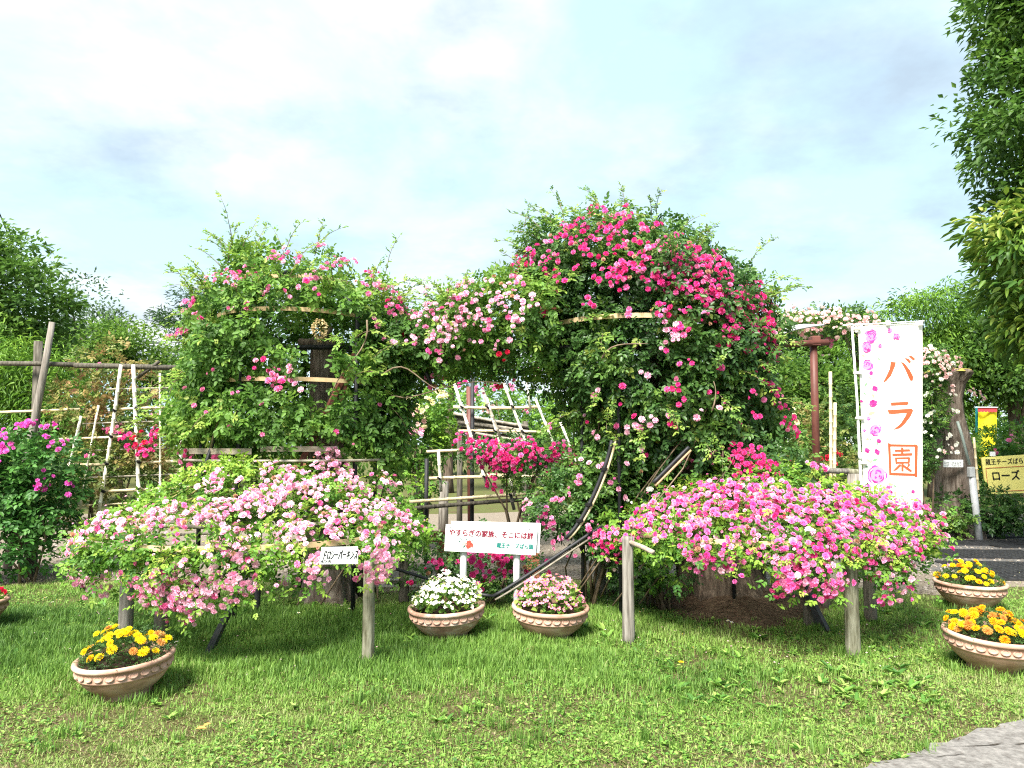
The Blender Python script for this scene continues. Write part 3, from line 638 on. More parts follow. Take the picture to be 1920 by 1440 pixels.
one('prop', lambda mb: mb.tube([at(790, 680, 7.0), at(808, 720, 7.0)], .017, 7), M_pipe, fr, True)
one('prop', lambda mb: mb.tube([at(868, 650, 7.0), at(822, 697, 7.0)], .017, 7), M_pipe, fr, True)
# low curved pipe rail crossing the passage
fr = thing('pipe_rail', 'low bent black pipe with bamboo strip across the passage between the domes', 'rail', gr(960, 1115))
P_ = arc3([(1132, 985), (1065, 1028), (990, 1078), (925, 1118)], 6.75)
one('pipe', lambda mb: mb.tube(P_, .016, 8), M_pipe, fr, True)
one('bamboo_strip', lambda mb: mb.tube(P_ + np.array([.016, .01, -.03]), .012, 7), M_bambd, fr, True)
P2 = arc3([(925, 1118), (860, 1105), (800, 1085), (690, 1052)], [6.75, 6.8, 6.8, 6.7]); one('pipe', lambda mb: mb.tube(P2, .014, 8), M_pipe, fr, True)

# ------------------------------------------------------------------ round low rail frames on posts
def post(root, p, h, r, mat, seed, name='post', lean=(0, 0)):
    one(name, lambda mb: mb.tube([(p[0] + lean[0] * u, p[1] + lean[1] * u, -.06 + (h + .06) * u) for u in (0, .15, .4, .7, .97, 1)], [r * 1.02, r * 1.04, r, r * .97, r * .96, r * .9], 14, wob=.03, seed=seed), mat, root, True)
RL = (-2.14, 6.60); RR = (2.02, 6.85)
fr = thing('rail_ring', 'low round wooden rail on log posts under the pale pink roses on the left', 'rail', (RL[0], RL[1], 0))
for i, (px, py, h, r, m) in enumerate(((235, 1195, .84, .052, M_log), (301, 1212, .74, .050, M_logd), (690, 1247, .70, .042, M_logm), (757, 1132, .42, .048, M_logd), (482, 1150, .78, .026, M_pipe), (470, 1118, .72, .055, M_log))):
    post(fr, gr(px, py), h, r, m, i)
for a0, a1, z, m in ((178, 252, .80, M_boardg), (254, 322, .80, M_board), (60, 120, .74, M_boardg)): one('rail', lambda mb: band(mb, hoop(RL, 1.36, 1.38, z, a0, a1), .038, .022), m, fr)
one('rail', lambda mb: mb.tube(hoop(RL, 1.05, .95, .90, 190, 340), .016, 6), M_bambd, fr, True)
one('pipe', lambda mb: mb.tube([at(660, 1058, 5.5), at(720, 1072, 6.2)], .017, 7), M_pipe, fr, True)
fr = thing('rail_ring', 'low round wooden rail on log posts under the bright pink roses on the right', 'rail', (RR[0], RR[1], 0))
for i, (px, py, h, r, m) in enumerate(((1179, 1207, .80, .046, M_log), (1600, 1232, .80, .050, M_logm), (1633, 1166, .70, .050, M_logd), (1428, 1106, .62, .050, M_logd), (1126, 1114, .80, .055, M_log), (1149, 1112, .74, .05, M_logd), (1520, 1175, .6, .055, M_logd), (1548, 1140, .7, .04, M_logd))):
    post(fr, gr(px, py), h, r, m, 20 + i)
for a0, a1, z, m in ((212, 262, .79, M_board), (263, 312, .80, M_boardg), (313, 360, .78, M_board)): one('rail', lambda mb: band(mb, hoop((2.16, 6.85), 1.33, 1.33, z, a0, a1), .038, .022), m, fr)
one('rail', lambda mb: mb.tube([at(1175, 1014, 5.95), at(1205, 1026, 5.75), at(1225, 1036, 5.65)], .019, 8), M_boardg, fr, True)

# ================================================================== THE FOUR GREAT ROSES
def bt(rows, Y): return [(at(960, y, Y)[2], at(xl, y, Y)[0], at(xr, y, Y)[0]) for y, xl, xr in rows]
def rose_plant(label, base, arrs, mat, items, cane_paths, cmat=None, cr=.0085, parts=300, cat='rose bush', name='climbing_rose'):
    t = thing(name, label, cat, base); leaf_obj('foliage', arrs, mat, t); canes(t, cane_paths, cr, cmat or M_cane); put_blossoms(t, items, parts); return t
def foliage_of(body, n, sc, depth, dark=.0, hs=(), seed=1, nl=5, gap=.0, young=None, back=.45):
    P, N, d = body.sample(n, depth, back); k = holes(P, hs)
    if gap > 0: k &= (fbm(P, 4.0, seed + 40, 2) > gap) | (RNG.random(len(P)) < .12)
    P, N, d = P[k], N[k], d[k]; m = len(P)
    A = unit(N * RNG.uniform(.0, .8, (m, 1)) + RNG.normal(0, .55, (m, 3)) + np.array([0, 0, -.18]))
    NN = unit(N * .8 + np.array([0, -.05, .55]) + RNG.normal(0, .35, (m, 3)))
    clump = fbm(P, 3.5, seed + 7, 2)
    tint = .30 + (clump - .5) * 1.0 + RNG.normal(0, .11, m) - dark
    if young is not None: tint = tint + young(P)
    tint = tint + .7 * (RNG.random(m) < .025)
    return compound(P, A, NN, sc * RNG.uniform(.6, 1.35, m), np.clip(tint, 0, 1), nl)
def top_shoots(body, n, zmin, length, sc, seed):
    P, N, d = body.sample(4000, .05); k = np.where(P[:, 2] > zmin)[0]; k = k[:n]
    return shoots(None, P[k], unit(N[k] * .6 + np.array([0, 0, .55]) + RNG.normal(0, .28, (len(k), 3))), length, sc)
def side_shoots(body, n, length, sc, z0, z1):
    P, N, d = body.sample(3000, .05, .1); k = np.where((P[:, 2] > z0) & (P[:, 2] < z1) & (N[:, 1] < .3))[0][:n]
    return shoots(None, P[k], unit(N[k] * .8 + RNG.normal(0, .3, (len(k), 3)) + np.array([0, 0, .25])), length, sc, 14, 5)
def wander(c0, turns, r, z0, z1, seed, n=14, cy=None, ky=.9):
    rnd = random.Random(seed); a = rnd.uniform(0, 6.28); p = []
    for i in range(n):
        u = i / (n - 1); z = z0 + (z1 - z0) * u; th = a + turns * u * 6.28; q = r * (.75 + .25 * math.sin(3 * u + seed)); p.append((c0[0] + q * math.cos(th) + rnd.uniform(-.03, .03), c0[1] + ky * q * math.sin(th), z))
    return p

# ---- left dome
LB = Body(bt([(470, 470, 560), (490, 445, 630), (520, 432, 690), (550, 400, 740), (600, 362, 765), (660, 348, 765), (720, 338, 758), (780, 330, 760), (830, 338, 755), (870, 420, 720)], 7.35), 7.35, .88, .155, 3)
hc = at(610, 625, 6.6); hL = carve(BANDL) + [(hc[0], 6.5, hc[2], .42, .95, .21, .96), (at(595, 700, 6.6)[0], 6.5, at(595, 700, 6.6)[2], .16, .95, .34, .97), (at(600, 845, 6.7)[0], 6.6, at(600, 850, 6.7)[2], .22, .9, .2, .9), (at(560, 865, 6.8)[0], 6.8, at(560, 868, 6.8)[2], .75, .8, .12, .75)]
yl = lambda P: np.clip((P[:, 2] - 2.55) * .35, 0, .35) + np.clip((-2.55 - P[:, 0]) * .4, 0, .22)
arr = foliage_of(LB, 16500, .045, .44, -.03, hL, 3, 5, .37, yl, .6)
sh, pa = top_shoots(LB, 34, 2.75, .38, .030, 2); arr += sh
sh3, pa3 = side_shoots(LB, 34, .42, .036, 1.5, 3.0); arr += sh3; pa = pa + pa3
sh2, pa2 = shoots(None, [at(735, 540, 7.2), at(480, 480, 7.2), at(535, 470, 7.2), at(440, 500, 7.2), at(590, 480, 7.3)], [(.8, 0, .45), (-.3, 0, .9), (.1, 0, 1), (-.6, 0, .7), (.2, 0, .9)], .34, .03, 12); arr += sh2
txt = """450 530 13;430 525 8;470 528 6;520 490 7;535 497 5;575 525 5;580 535 4;545 480 4;365 580 8;360 575 4;350 630 5;330 635 3;500 560 3;503 547 2;465 583 2;625 500 4;655 505 5;690 520 6;700 545 6;740 575 9;750 590 11;770 600 7;715 540 5;735 560 4;485 685 3;520 715 9;530 722 6;515 708 4;395 530 6;385 735 1;365 705 1;355 730 1;445 740 2;470 715 1;500 760 1;625 805 1;495 810 1;415 850 3;425 872 3;445 865 3;360 860 6;355 845 5;370 850 3;405 850 2;340 630 3;405 700 2;610 510 4;640 495 3;560 500 4;480 515 5;600 475 3;670 540 3;725 585 6;760 612 5;540 560 2;590 555 2;440 585 2;380 600 3;400 620 2;560 730 2;545 700 2;690 700 1;710 760 1;660 830 1;390 780 1;430 800 1;370 770 1;720 640 2;735 655 2 red;752 637 3 red;700 610 2"""
its = clusters(txt, LB.level, 'mid', .0285, 1.0, ['pale', 'mid', 'hot'])
cp = [wander((DL[0], DL[1]), .5, .85, .1, 2.9, i) for i in range(9)] + [p for p in pa + pa2] + [[tuple(p) for p in arc3([(395, 840), (405, 800), (418, 762)], 6.5, 7)], [tuple(p) for p in arc3([(688, 600), (680, 650), (650, 690), (620, 740)], 6.5, 9)], [tuple(p) for p in arc3([(720, 700), (760, 690), (795, 715), (850, 740)], 6.6, 9)]]
rose_plant('leafy climbing rose with mid pink flowers covering the left dome', LT, arr, G_dome, its, cp)

# ---- right dome
RB = Body(bt([(385, 1120, 1190), (400, 1095, 1215), (440, 1005, 1300), (480, 985, 1345), (520, 985, 1385), (560, 985, 1415), (600, 990, 1435), (660, 1000, 1448), (720, 1035, 1455), (790, 1075, 1455), (840, 1105, 1425), (900, 1125, 1370), (960, 1140, 1260)], 7.35), 7.35, .84, .15, 5)
hR = carve(BANDR) + [(at(1180, 640, 6.6)[0], 6.55, at(1180, 642, 6.6)[2], .22, .5, .07, .85), (at(1240, 690, 6.6)[0], 6.6, at(1240, 690, 6.6)[2], .10, .5, .18, .8), (at(1100, 545, 6.6)[0], 6.6, at(1100, 545, 6.6)[2], .15, .4, .08, .75), (at(1300, 900, 6.6)[0], 6.7, at(1300, 900, 6.6)[2], .55, .8, .17, .8), (at(930, 900, 6.8)[0], 6.8, at(930, 900, 6.8)[2], .3, 1, .3, 1)]
yr = lambda P: np.clip((P[:, 2] - 3.0) * .45, 0, .4)
arr = foliage_of(RB, 22000, .044, .46, .02, hR, 5, 5, .25, yr, .7)
sh, pa = top_shoots(RB, 36, 3.0, .33, .028, 4); arr += sh
sh3, pa3 = side_shoots(RB, 38, .40, .036, 1.3, 3.2); arr += sh3; pa = pa + pa3
sh2, pa2 = shoots(None, [at(1150, 395, 7.2), at(1175, 400, 7.2), at(1040, 430, 7.2), at(1340, 480, 7.2), at(1395, 540, 7.2), at(1010, 450, 7.2), at(1120, 400, 7.2)], [(.3, 0, .9), (.1, 0, 1), (-.3, 0, .9), (.6, 0, .6), (.7, 0, .5), (-.5, 0, .6), (-.2, 0, 1)], .33, .03, 12); arr += sh2
txt = """1105 415 6;1165 420 6;1120 405 6;1090 455 8;1070 430 6;1060 440 6;1040 455 5;1030 490 6;1000 480 8;985 490 7;975 505 6;1050 485 3;1165 440 5;1180 470 6;1165 470 5;1125 460 4;1215 475 3;1130 490 5;1190 500 11;1170 510 9;1145 527 10;1155 535 7;1200 515 9;1120 530 2;1240 460 6;1270 455 7;1265 475 9;1255 500 7;1260 520 13;1240 530 9;1250 545 7;1300 505 13;1320 515 13;1310 530 11;1325 545 13;1330 565 13;1345 555 9;1310 480 9;1290 480 6;1330 490 9;1350 500 7;1365 550 11;1360 530 7;1385 590 11;1370 610 11;1365 620 7;1405 545 11;1410 560 9;1430 600 13;1425 615 13;1435 630 9;1420 585 7;1440 580 7;1425 645 7;1440 660 7;1445 675 7;1440 740 7;1450 750 4;1435 725 5;1480 800 10;1470 795 5;1460 770 3;1270 630 7 pale;1250 635 6 pale;1245 600 5;1240 590 6;1280 590 3;1280 620 3;1180 585 2;1115 580 2;1015 580 4;1030 590 3;1105 575 4;1060 540 3;1025 510 4;1355 645 3;1370 640 4;1290 680 3;1345 700 2;1240 660 1;1270 725 5;1280 750 2;1400 745 3;1175 800 3 pale;1190 795 4 pale;1230 790 4 pale;1125 740 2 pale;1385 795 1;1150 430 5;1190 450 4;1210 440 4;1225 430 4;1100 480 3;1080 470 4;1220 500 5;1230 480 5;1285 500 6;1275 540 5;1395 570 6;1400 600 5;1350 580 6;1410 630 4;1380 560 5;1010 505 4;1045 520 3;1085 510 2;1145 445 4;1135 425 4;1090 430 4;1175 405 4;1320 600 4;1300 560 5;1395 660 2;1330 740 2;1420 700 4;1350 760 2 pale;1160 760 1;1100 790 2 pale;1200 840 2 pale;1260 800 2;1130 820 2 pale;1410 780 3;1210 700 2 pale;1170 725 1;1085 840 2 pale;1310 780 2 pale"""
its = clusters(txt, RB.level, 'hot', .030, 1.0, ['hot', 'mid', 'hot', 'skirtpink'])
cp = [wander((DR[0], DR[1]), .5, .95, .1, 3.2, 30 + i) for i in range(11)] + pa + pa2 + [[tuple(p) for p in arc3([(1128, 672), (1150, 650), (1180, 645), (1215, 644)], 6.25, 8)], [tuple(p) for p in arc3([(1335, 770), (1342, 740), (1338, 715)], 6.3, 6)]]
rose_plant('tall climbing rose with hot pink flowers covering the right dome', RT, arr, G_dark, its, cp)

# ---- bridge between the domes
class Bridge(Body):
    def __init__(s):
        rows = [(690, 585, 715), (740, 585, 725), (775, 596, 722), (800, 590, 715), (830, 562, 708), (860, 545, 702), (900, 525, 700), (950, 510, 705), (1000, 500, 715), (1040, 500, 720)]
        Y = 7.2; s.x = np.array([at(a, 700, Y)[0] for a, b, c in rows]); s.zt = np.array([at(960, b, Y)[2] for a, b, c in rows]); s.zb = np.array([at(960, c, Y)[2] for a, b, c in rows]); s.cy = Y
    def lr(s, x): zt = np.interp(x, s.x, s.zt); zb = np.interp(x, s.x, s.zb); return (zt + zb) / 2, (zt - zb) / 2
    def level(s, P):
        c, r = s.lr(P[:, 0]); o = np.maximum(np.maximum(P[:, 0] - s.x[-1], s.x[0] - P[:, 0]), 0); return np.hypot(P[:, 2] - c, (P[:, 1] - s.cy) * .75) - r + o * 2
    def sample(s, n, depth=.3, back=.5):
        x = RNG.uniform(s.x[0], s.x[-1], n); th = RNG.uniform(0, 2 * PI, n); c, r = s.lr(x); N = unit(np.stack([np.zeros(n), np.cos(th), np.sin(th)], 1))
        P = np.stack([x, s.cy + r * np.cos(th) * 1.25, c + r * np.sin(th)], 1); d = RNG.random(n) ** 1.5 * depth; P = P + N * ((fbm(P, 3.5, 9, 2) - .5) * .3 - d)[:, None]
        k = (np.cos(th) < .3) | (RNG.random(n) < back); return P[k], N[k], d[k]
BR = Bridge()
arr = foliage_of(BR, 5200, .042, .30, .02, (), 9, 5, .28, lambda P: np.clip((P[:, 2] - 2.7) * .6, 0, .45))
sh, pa = top_shoots(BR, 12, 2.7, .28, .028, 4); arr += sh
txt = """840 620 14;850 610 11;845 635 8;810 640 5;800 590 6;815 585 5;870 590 6;900 560 7;905 605 6;935 570 8;960 560 7;955 590 5;975 605 5;1000 570 4;985 575 4;960 620 3;930 640 3;770 640 3;780 640 3 red;820 655 7 skirtpink;815 705 9 skirtpink;740 645 2;870 565 6;830 600 7;860 545 4;920 535 5;940 665 3 red;790 615 5;780 600 4;890 580 6;915 590 4;880 545 5;850 575 5;945 545 4;980 540 3 mid;970 530 4 mid;900 640 2;860 660 2;920 615 3;805 560 3;940 720 2 red;910 730 2 red;960 700 2 mid"""
its = clusters(txt, BR.level, 'pale', .0285, 1.0, ['mid', 'pale', 'pale'])
cp = [[(-1.4 + .45 * k + .1 * i, 7.05 + .08 * i, 2.25 + .08 * math.sin(k * 1.3 + i) + .06 * i) for k in range(5)] for i in range(5)] + pa + [[tuple(p) for p in arc3([(700, 690), (740, 745), (800, 735), (880, 718), (980, 730)], 6.9, 10)], [tuple(p) for p in arc3([(745, 600), (700, 700), (730, 760), (760, 800)], 6.95, 10)]]
rose_plant('pale pink climbing rose trained on the arch between both domes', gr(735, 1118), arr, G_dome, its, cp)

# ---- skirts
def skirt(label, c, R, ky, rows_z, txt, key, alt, base, seed, nleaf, hang, mult=1.2):
    B = Body([(z, c[0] - r, c[0] + r) for z, r in rows_z], c[1], ky, .05, seed)
    arr = foliage_of(B, nleaf, .036, .16, -.07, [(c[0], c[1] + .2, .2, 1.25, 1.3, .62, 1.0)], seed, 5, .45, lambda P: np.clip((P[:, 2] - .7) * .3, -.15, .25), .6)
    its = clusters(txt, B.level, key, .0265, 1.05, alt, mult)
    # leaves with the flower trusses, also the ones hanging below the rail
    P = np.array([i[1] for i in its]); k = RNG.random(len(P)) < .5; P = P[k] + RNG.normal(0, .05, (k.sum(), 3)) + np.array([0, .07, -.035]); m = len(P)
    arr += compound(P, RNG.normal(0, .6, (m, 3)) + np.array([0, -.3, -.2]), RNG.normal(0, .3, (m, 3)) + np.array([0, -.4, 1]), .034 * RNG.uniform(.7, 1.15, m), RNG.uniform(.15, .9, m), 5)
    for px, py, w, n in hang:
        n = int(n * .45); p, nn = hit(px, py, B.level); Q = p + RNG.normal(0, 1, (n, 3)) * np.array([w, .10, w * .8]); arr += compound(Q, RNG.normal(0, .6, (n, 3)), RNG.normal(0, .4, (n, 3)) + np.array([0, -.4, 1]), .034 * RNG.uniform(.7, 1.2, n), np.clip(RNG.normal(.32, .2, n), 0, 1), 5)
    rnd = random.Random(seed); cp = []
    for i in range(16):
        a = rnd.uniform(0, 2 * PI); zz = [1.25, 1.15, 1.0, .85, .74, .58]; rr2 = [.3, .6, .9, 1.15, 1.3, 1.38]
        cp.append([(c[0] + q * R / 1.4 * math.cos(a + .12 * k) + rnd.uniform(-.03, .03), c[1] + ky * q * R / 1.4 * math.sin(a + .12 * k), z) for k, (q, z) in enumerate(zip(rr2, zz))])
    # long sprays arching out over the rail
    aa = RNG.uniform(0, 2 * PI, 40); aa = aa[(np.sin(aa) < .4) & (np.abs(np.cos(aa)) < .58)]; rp_ = np.stack([c[0] + R * .98 * np.cos(aa), c[1] + ky * R * .98 * np.sin(aa), RNG.uniform(.70, .86, len(aa))], 1)
    sh_, pa_ = shoots(None, rp_, np.stack([np.cos(aa), np.sin(aa), RNG.uniform(-.35, .3, len(aa))], 1), .27, .030, 9, 5); arr += sh_; cp += pa_
    for pth in pa_:
        if random.random() < .6:
            e2 = np.array(pth[-1]); its += [(key, e2 + RNG.normal(0, .035, 3), unit(RNG.normal(0, .4, 3) + np.array([0, -.5, .5])), .024 * random.uniform(.6, 1.1)) for _ in range(random.randint(2, 6))]
    # buds on fine stems
    nb = 90; P, N, d = B.sample(nb * 3, .03, .2); P = P[:nb] + N[:nb] * .04
    its += [(key, p, unit(n_ + np.array([0, -.2, .5])), .011) for p, n_ in zip(P, N)]
    return rose_plant(label, base, arr, G_skirt, its, cp, M_canen, .009)
zr = lambda R: [(.64, R * 1.01), (.70, R * 1.04), (.80, R * 1.03), (.95, R * .88), (1.12, R * .62), (1.28, R * .36), (1.42, R * .12)]
txt = """610 870 12;620 860 9;600 880 12;590 890 10;630 880 9;640 905 14;650 920 14;625 895 11;650 895 7;520 895 11;540 900 12;555 905 11;500 890 7;530 920 12;510 930 13;500 940 14;480 940 12;470 950 12;450 955 11;430 965 11;410 970 10;400 975 9;420 960 9;380 960 7;360 970 7;350 985 7;340 965 6;290 965 9;300 975 9;320 960 7;390 920 7;410 920 7;405 900 5;440 910 3;190 990 10;180 1005 9;200 985 7;165 1010 5;150 1020 9;160 1030 7;145 1050 5;160 1080 7;170 1090 7;185 1100 7;210 1085 5;225 1075 4;240 985 9;230 1000 7;250 1000 7;430 1015 12;435 1030 11;425 1040 9;560 995 12;545 1000 11;555 1010 9;620 985 9;610 975 7;630 995 9;625 1010 6;660 970 11;670 965 9;700 970 9;730 965 11;740 975 9;725 950 7;715 905 9;705 925 7;735 920 5;690 995 4 - 5.22;700 1010 11 - 5.22;705 1025 14 - 5.22;710 1045 14 - 5.22;700 1055 14 - 5.22;695 1070 9 - 5.22;580 1055 12 - 5.12;590 1065 9 - 5.12;440 1070 12 - 5.12;450 1085 11 - 5.12;435 1095 7 - 5.12;390 1085 9 - 5.2;400 1080 7;370 1100 9 - 5.2;270 1080 12 mid 5.25;280 1095 12 - 5.2;290 1105 12 - 5.2;310 1115 14 - 5.2;330 1125 14 mid 5.2;345 1130 12 - 5.2;360 1125 11 - 5.2;365 1110 11 - 5.2;340 1115 12 - 5.2;400 1120 9 - 5.2;300 1075 5;340 1080 6;760 985 9;770 1000 6;750 1005 4;545 1080 3;480 1055 3;580 925 8;570 940 6;600 930 6;560 920 6;460 990 4;500 975 4;340 1000 5 mid;310 990 5 mid;250 1025 3;680 930 7;690 945 5;655 950 7;600 950 4;530 950 8;275 985 6;220 990 6;470 1010 2"""
hangL = [(165, 1060, .10, 90), (185, 1040, .14, 130), (300, 1060, .16, 160), (360, 1060, .16, 170), (440, 1060, .14, 150), (500, 1065, .12, 110), (560, 1080, .10, 70), (700, 1020, .10, 110), (725, 1000, .08, 60), (260, 1040, .14, 130), (640, 1040, .08, 40)]
skirt('spreading rose with pale pink flowers on the low round rail at left', RL, 1.36, 1.02, zr(1.36), txt, 'pale', ['pale', 'mid', 'pale'], (-2.0, 7.2, 0), 61, 6800, hangL)
txt = """1180 1000 10;1195 985 11;1215 970 12;1230 960 11;1225 980 11;1240 945 10;1255 935 9;1210 1000 7;1240 1010 9;1260 995 9;1280 985 14;1290 975 12;1270 965 11;1310 990 12;1305 1000 11;1320 980 9;1330 925 11;1345 930 12;1340 940 12;1320 920 9;1360 920 11;1350 950 11;1365 960 9;1400 925 14;1415 930 14;1430 935 14;1440 945 12;1425 960 12;1400 945 11;1445 965 11;1435 970 11;1460 930 9;1380 985 12;1390 995 11;1410 985 9;1405 1000 5;1310 1035 12;1325 1050 12;1300 1030 9;1365 1040 8;1360 1060 4;1360 1020 5;1420 1020 6;1420 1035 5;1485 960 12;1500 965 12;1480 970 11;1530 930 11;1545 945 12;1560 950 12;1570 935 12;1590 945 12;1580 960 11;1600 970 11;1610 990 14;1600 1000 12;1590 1010 12;1620 1000 11;1480 1020 14;1470 1040 14;1460 1050 12;1490 1035 12;1475 1060 7;1540 1015 9 hot;1530 1030 9 hot;1555 1025 11 hot;1550 1010 9 hot;1570 1005 9;1535 990 7;1650 950 12;1660 960 12;1640 980 12;1680 960 11;1700 975 11;1690 990 9;1640 1020 12;1650 1030 12;1630 1045 11;1660 1010 11;1690 1030 11;1710 1040 9;1740 985 9;1750 1000 11;1755 1015 9;1765 985 3;1735 1005 7;1470 1085 12 hot 5.4;1480 1090 11 - 5.36;1490 1080 9 - 5.36;1530 1080 12 - 5.36;1545 1090 12 - 5.36;1555 1085 11 - 5.36;1540 1105 11 - 5.36;1515 1075 7 - 5.36;1660 1105 11 - 5.5;1645 1110 7 - 5.5;1690 1105 4 - 5.5;1700 1085 4 - 5.5;1360 860 6;1270 880 8;1285 890 6;1290 875 5;1530 885 8;1130 1020 9 hot;1140 1010 7 hot;1155 1040 4 hot;1380 930 10;1370 940 10;1455 950 8;1515 950 8;1505 935 6;1620 940 9;1630 960 9;1290 950 8;1310 955 8;1300 930 6;1265 950 6;1500 990 6;1520 975 6;1340 970 6;1460 985 6;1575 980 8;1660 930 5;1720 960 6;1710 1000 6;1630 1070 4;1700 1020 8;1150 1000 6;1165 1020 5 hot;1390 915 8;1420 915 8;1480 935 7"""
hangR = [(1190, 1040, .10, 90), (1215, 1060, .13, 130), (1240, 1080, .10, 60), (1300, 1030, .12, 90), (1400, 1050, .10, 70), (1480, 1050, .14, 140), (1540, 1060, .12, 110), (1650, 1060, .13, 150), (1700, 1060, .13, 120), (1740, 1010, .12, 100), (1660, 1080, .10, 90), (1690, 1070, .08, 40)]
skirt('spreading rose with dense bright pink flowers on the low round rail at right', (2.16, 6.85), 1.33, 1.0, zr(1.33), txt, 'skirtpink', ['skirtpink', 'pale', 'hot', 'pale', 'mid'], (2.1, 7.1, 0), 71, 8200, hangR, .98)

# hot pink truss hanging low from the right dome, over the right rail
SB = Body([(.85, 1.9, 2.9), (1.1, 1.75, 2.85), (1.35, 1.8, 2.7), (1.6, 1.9, 2.6)], 6.9, .8, .04, 4)
arr = foliage_of(SB, 1100, .040, .25, .05, (), 88, 5, .34)
its = clusters("1390 870 11;1400 885 9;1385 850 7;1410 850 7;1420 865 9;1435 885 11;1440 890 9;1380 860 6;1430 870 5;1355 855 4 mid;1340 870 3 mid;1405 868 6", SB.level, 'hot', .027)
rose_plant('dark leaved rose with hot pink truss hanging above the right rail', (2.3, 6.95, 0), arr, G_dark, its, [[(2.3, 6.95, 0), (2.3, 6.9, .5), (2.25, 6.85, 1.0), (2.3, 6.6, 1.35)], [(2.3, 6.95, 0), (2.5, 6.9, .6), (2.5, 6.75, 1.2)]])

# ================================================================== TERRACOTTA BOWLS AND THEIR FLOWERS
BPROF = [(0.0, .0), (.135, .0), (.15, .012), (.15, .03), (.19, .055), (.232, .09), (.262, .125), (.272, .140), (.279, .143), (.279, .150), (.276, .153), (.287, .196), (.292, .199), (.300, .203), (.304, .212), (.300, .224), (.288, .229), (.272, .224), (.262, .205), (.255, .17)]
def bowl_mesh():
    mb = MB(); mb.lathe(BPROF, 56); return mb.mesh('bowl', M_terra, True)
def medallion_mesh():
    mb = MB(); n = 12; vs = [(0, 0, .004)]; fs = []
    for r, d in ((.35, .006), (.62, .003), (.78, .0085), (1.0, .0)):
        vs += [(r * .030 * math.cos(2 * PI * k / n), r * .019 * math.sin(2 * PI * k / n), d) for k in range(n)]
    fs = [(0, 1 + k, 1 + (k + 1) % n) for k in range(n)]
    for i in range(3): fs += [(1 + i * n + k, 1 + i * n + n + k, 1 + i * n + n + (k + 1) % n, 1 + i * n + (k + 1) % n) for k in range(n)]
    mb.add(vs, fs); return mb.mesh('medallion', M_terra, True)
BM, MM = bowl_mesh(), medallion_mesh()
BMS = []
for i_, (c1, c2, c3, sc_) in enumerate((((.34, .19, .135), (.60, .42, .34), (.49, .295, .22), 6), ((.20, .12, .085), (.58, .41, .33), (.46, .28, .205), 4), ((.30, .17, .12), (.64, .50, .43), (.47, .285, .215), 9))):
    me_ = BM.copy(); me_.materials.clear(); me_.materials.append(pmat('terracotta_weathered_%d' % i_, c1, .85, .12, .25, c2, sc_, (1, 1, 2.2), col3=c3, detail=10)); BMS.append(me_)
def bowl(p, rim_z, tilt, label, s=1.0):
    base = np.array([p[0], p[1], 0.0]); t = thing('terracotta_bowl', label, 'flower pot', base, 'terracotta flower bowls on the lawn'); t.rotation_euler = (tilt[0], tilt[1], random.uniform(0, .2)); t.scale = (s, s, s * 1.12)
    t.location.z = .0
    obj('bowl', BMS[len(WL) % 3], t); mb = MB(); mb.lathe([(0.0, .195), (.12, .192), (.262, .182)], 24); obj('soil', mb.mesh('soil', M_soil, True), t)
    for k in range(26):
        a = 2 * PI * k / 26; m = obj('medallion', MM, t, (.2815 * math.cos(a), .2815 * math.sin(a), .175))
        m.rotation_euler = Matrix(((-math.sin(a), -.25 * math.cos(a), math.cos(a)), (math.cos(a), -.25 * math.sin(a), math.sin(a)), (0, .97, .25))).to_euler()
    return t
def bowl_plants(t, name, label, cat, kind, keys, nbl, rb, hgt, seed, nleaf):
    """a mounded planting; top-level, it sits in the bowl"""
    base = np.array(t.location) + np.array([0, 0, .205]); s = t.scale[0]; o = thing(name, label, cat, base); o.rotation_euler = t.rotation_euler; o.scale = (s, s, s)
    WL[o.name] = np.zeros(3); n = nleaf; r = np.sqrt(RNG.random(n)) * .27; th = RNG.uniform(0, 2 * PI, n); wv = lambda r_, t_: 1 + (r_ / .27) * (.22 * np.sin(3 * t_ + seed * 1.7) + .16 * np.sin(5 * t_ + seed * 2.9)) + .12 * np.sin(9 * r_ / .27 + seed); hz = hgt * wv(r, th) * (1 - (r / .33) ** 2) + .02
    u = RNG.random(n) ** .6; P = np.stack([r * np.cos(th), r * np.sin(th), hz * u], 1)
    out_ = np.stack([np.cos(th), np.sin(th), np.full(n, .3)], 1); A = unit(out_ * .6 + RNG.normal(0, .6, (n, 3)) + np.array([0, 0, .25])); N = unit(RNG.normal(0, .4, (n, 3)) + np.array([0, 0, 1]))
    if kind == 'fern': arr = compound(P, A, N, .017 * RNG.uniform(.7, 1.3, n), RNG.random(n), 7, 'diamond', .30)
    else: arr = [leaf_arrays(P, A, N, .05 * RNG.uniform(.7, 1.2, n), .04 * RNG.uniform(.7, 1.2, n), RNG.random(n))]
    leaf_obj('foliage', arr, G_fern if kind == 'fern' else G_dome, o)
    its = []; pts = []
    for _ in range(nbl * 40):
        rr = math.sqrt(random.random()) * .27; th = random.uniform(0, 2 * PI); q = np.array([rr * math.cos(th), rr * math.sin(th), 0])
        if q[1] > .12 and random.random() < .4: continue
        if all(np.hypot(*(q - w)[:2]) > rb * 1.15 for w in pts):
            pts.append(q); z = hgt * wv(rr, th) * (1 - (rr / .33) ** 2) + .03 + random.uniform(-.035, .03); nn = unit(np.array([q[0] * 2.2, q[1] * 2.2 - .25, .7]) + RNG.normal(0, .18, 3))
            its.append((random.choice(keys), np.array([q[0], q[1], z]), nn, rb * random.uniform(.8, 1.15)))
        if len(its) >= nbl: break
    put_blossoms(o, its, 300)
    return o
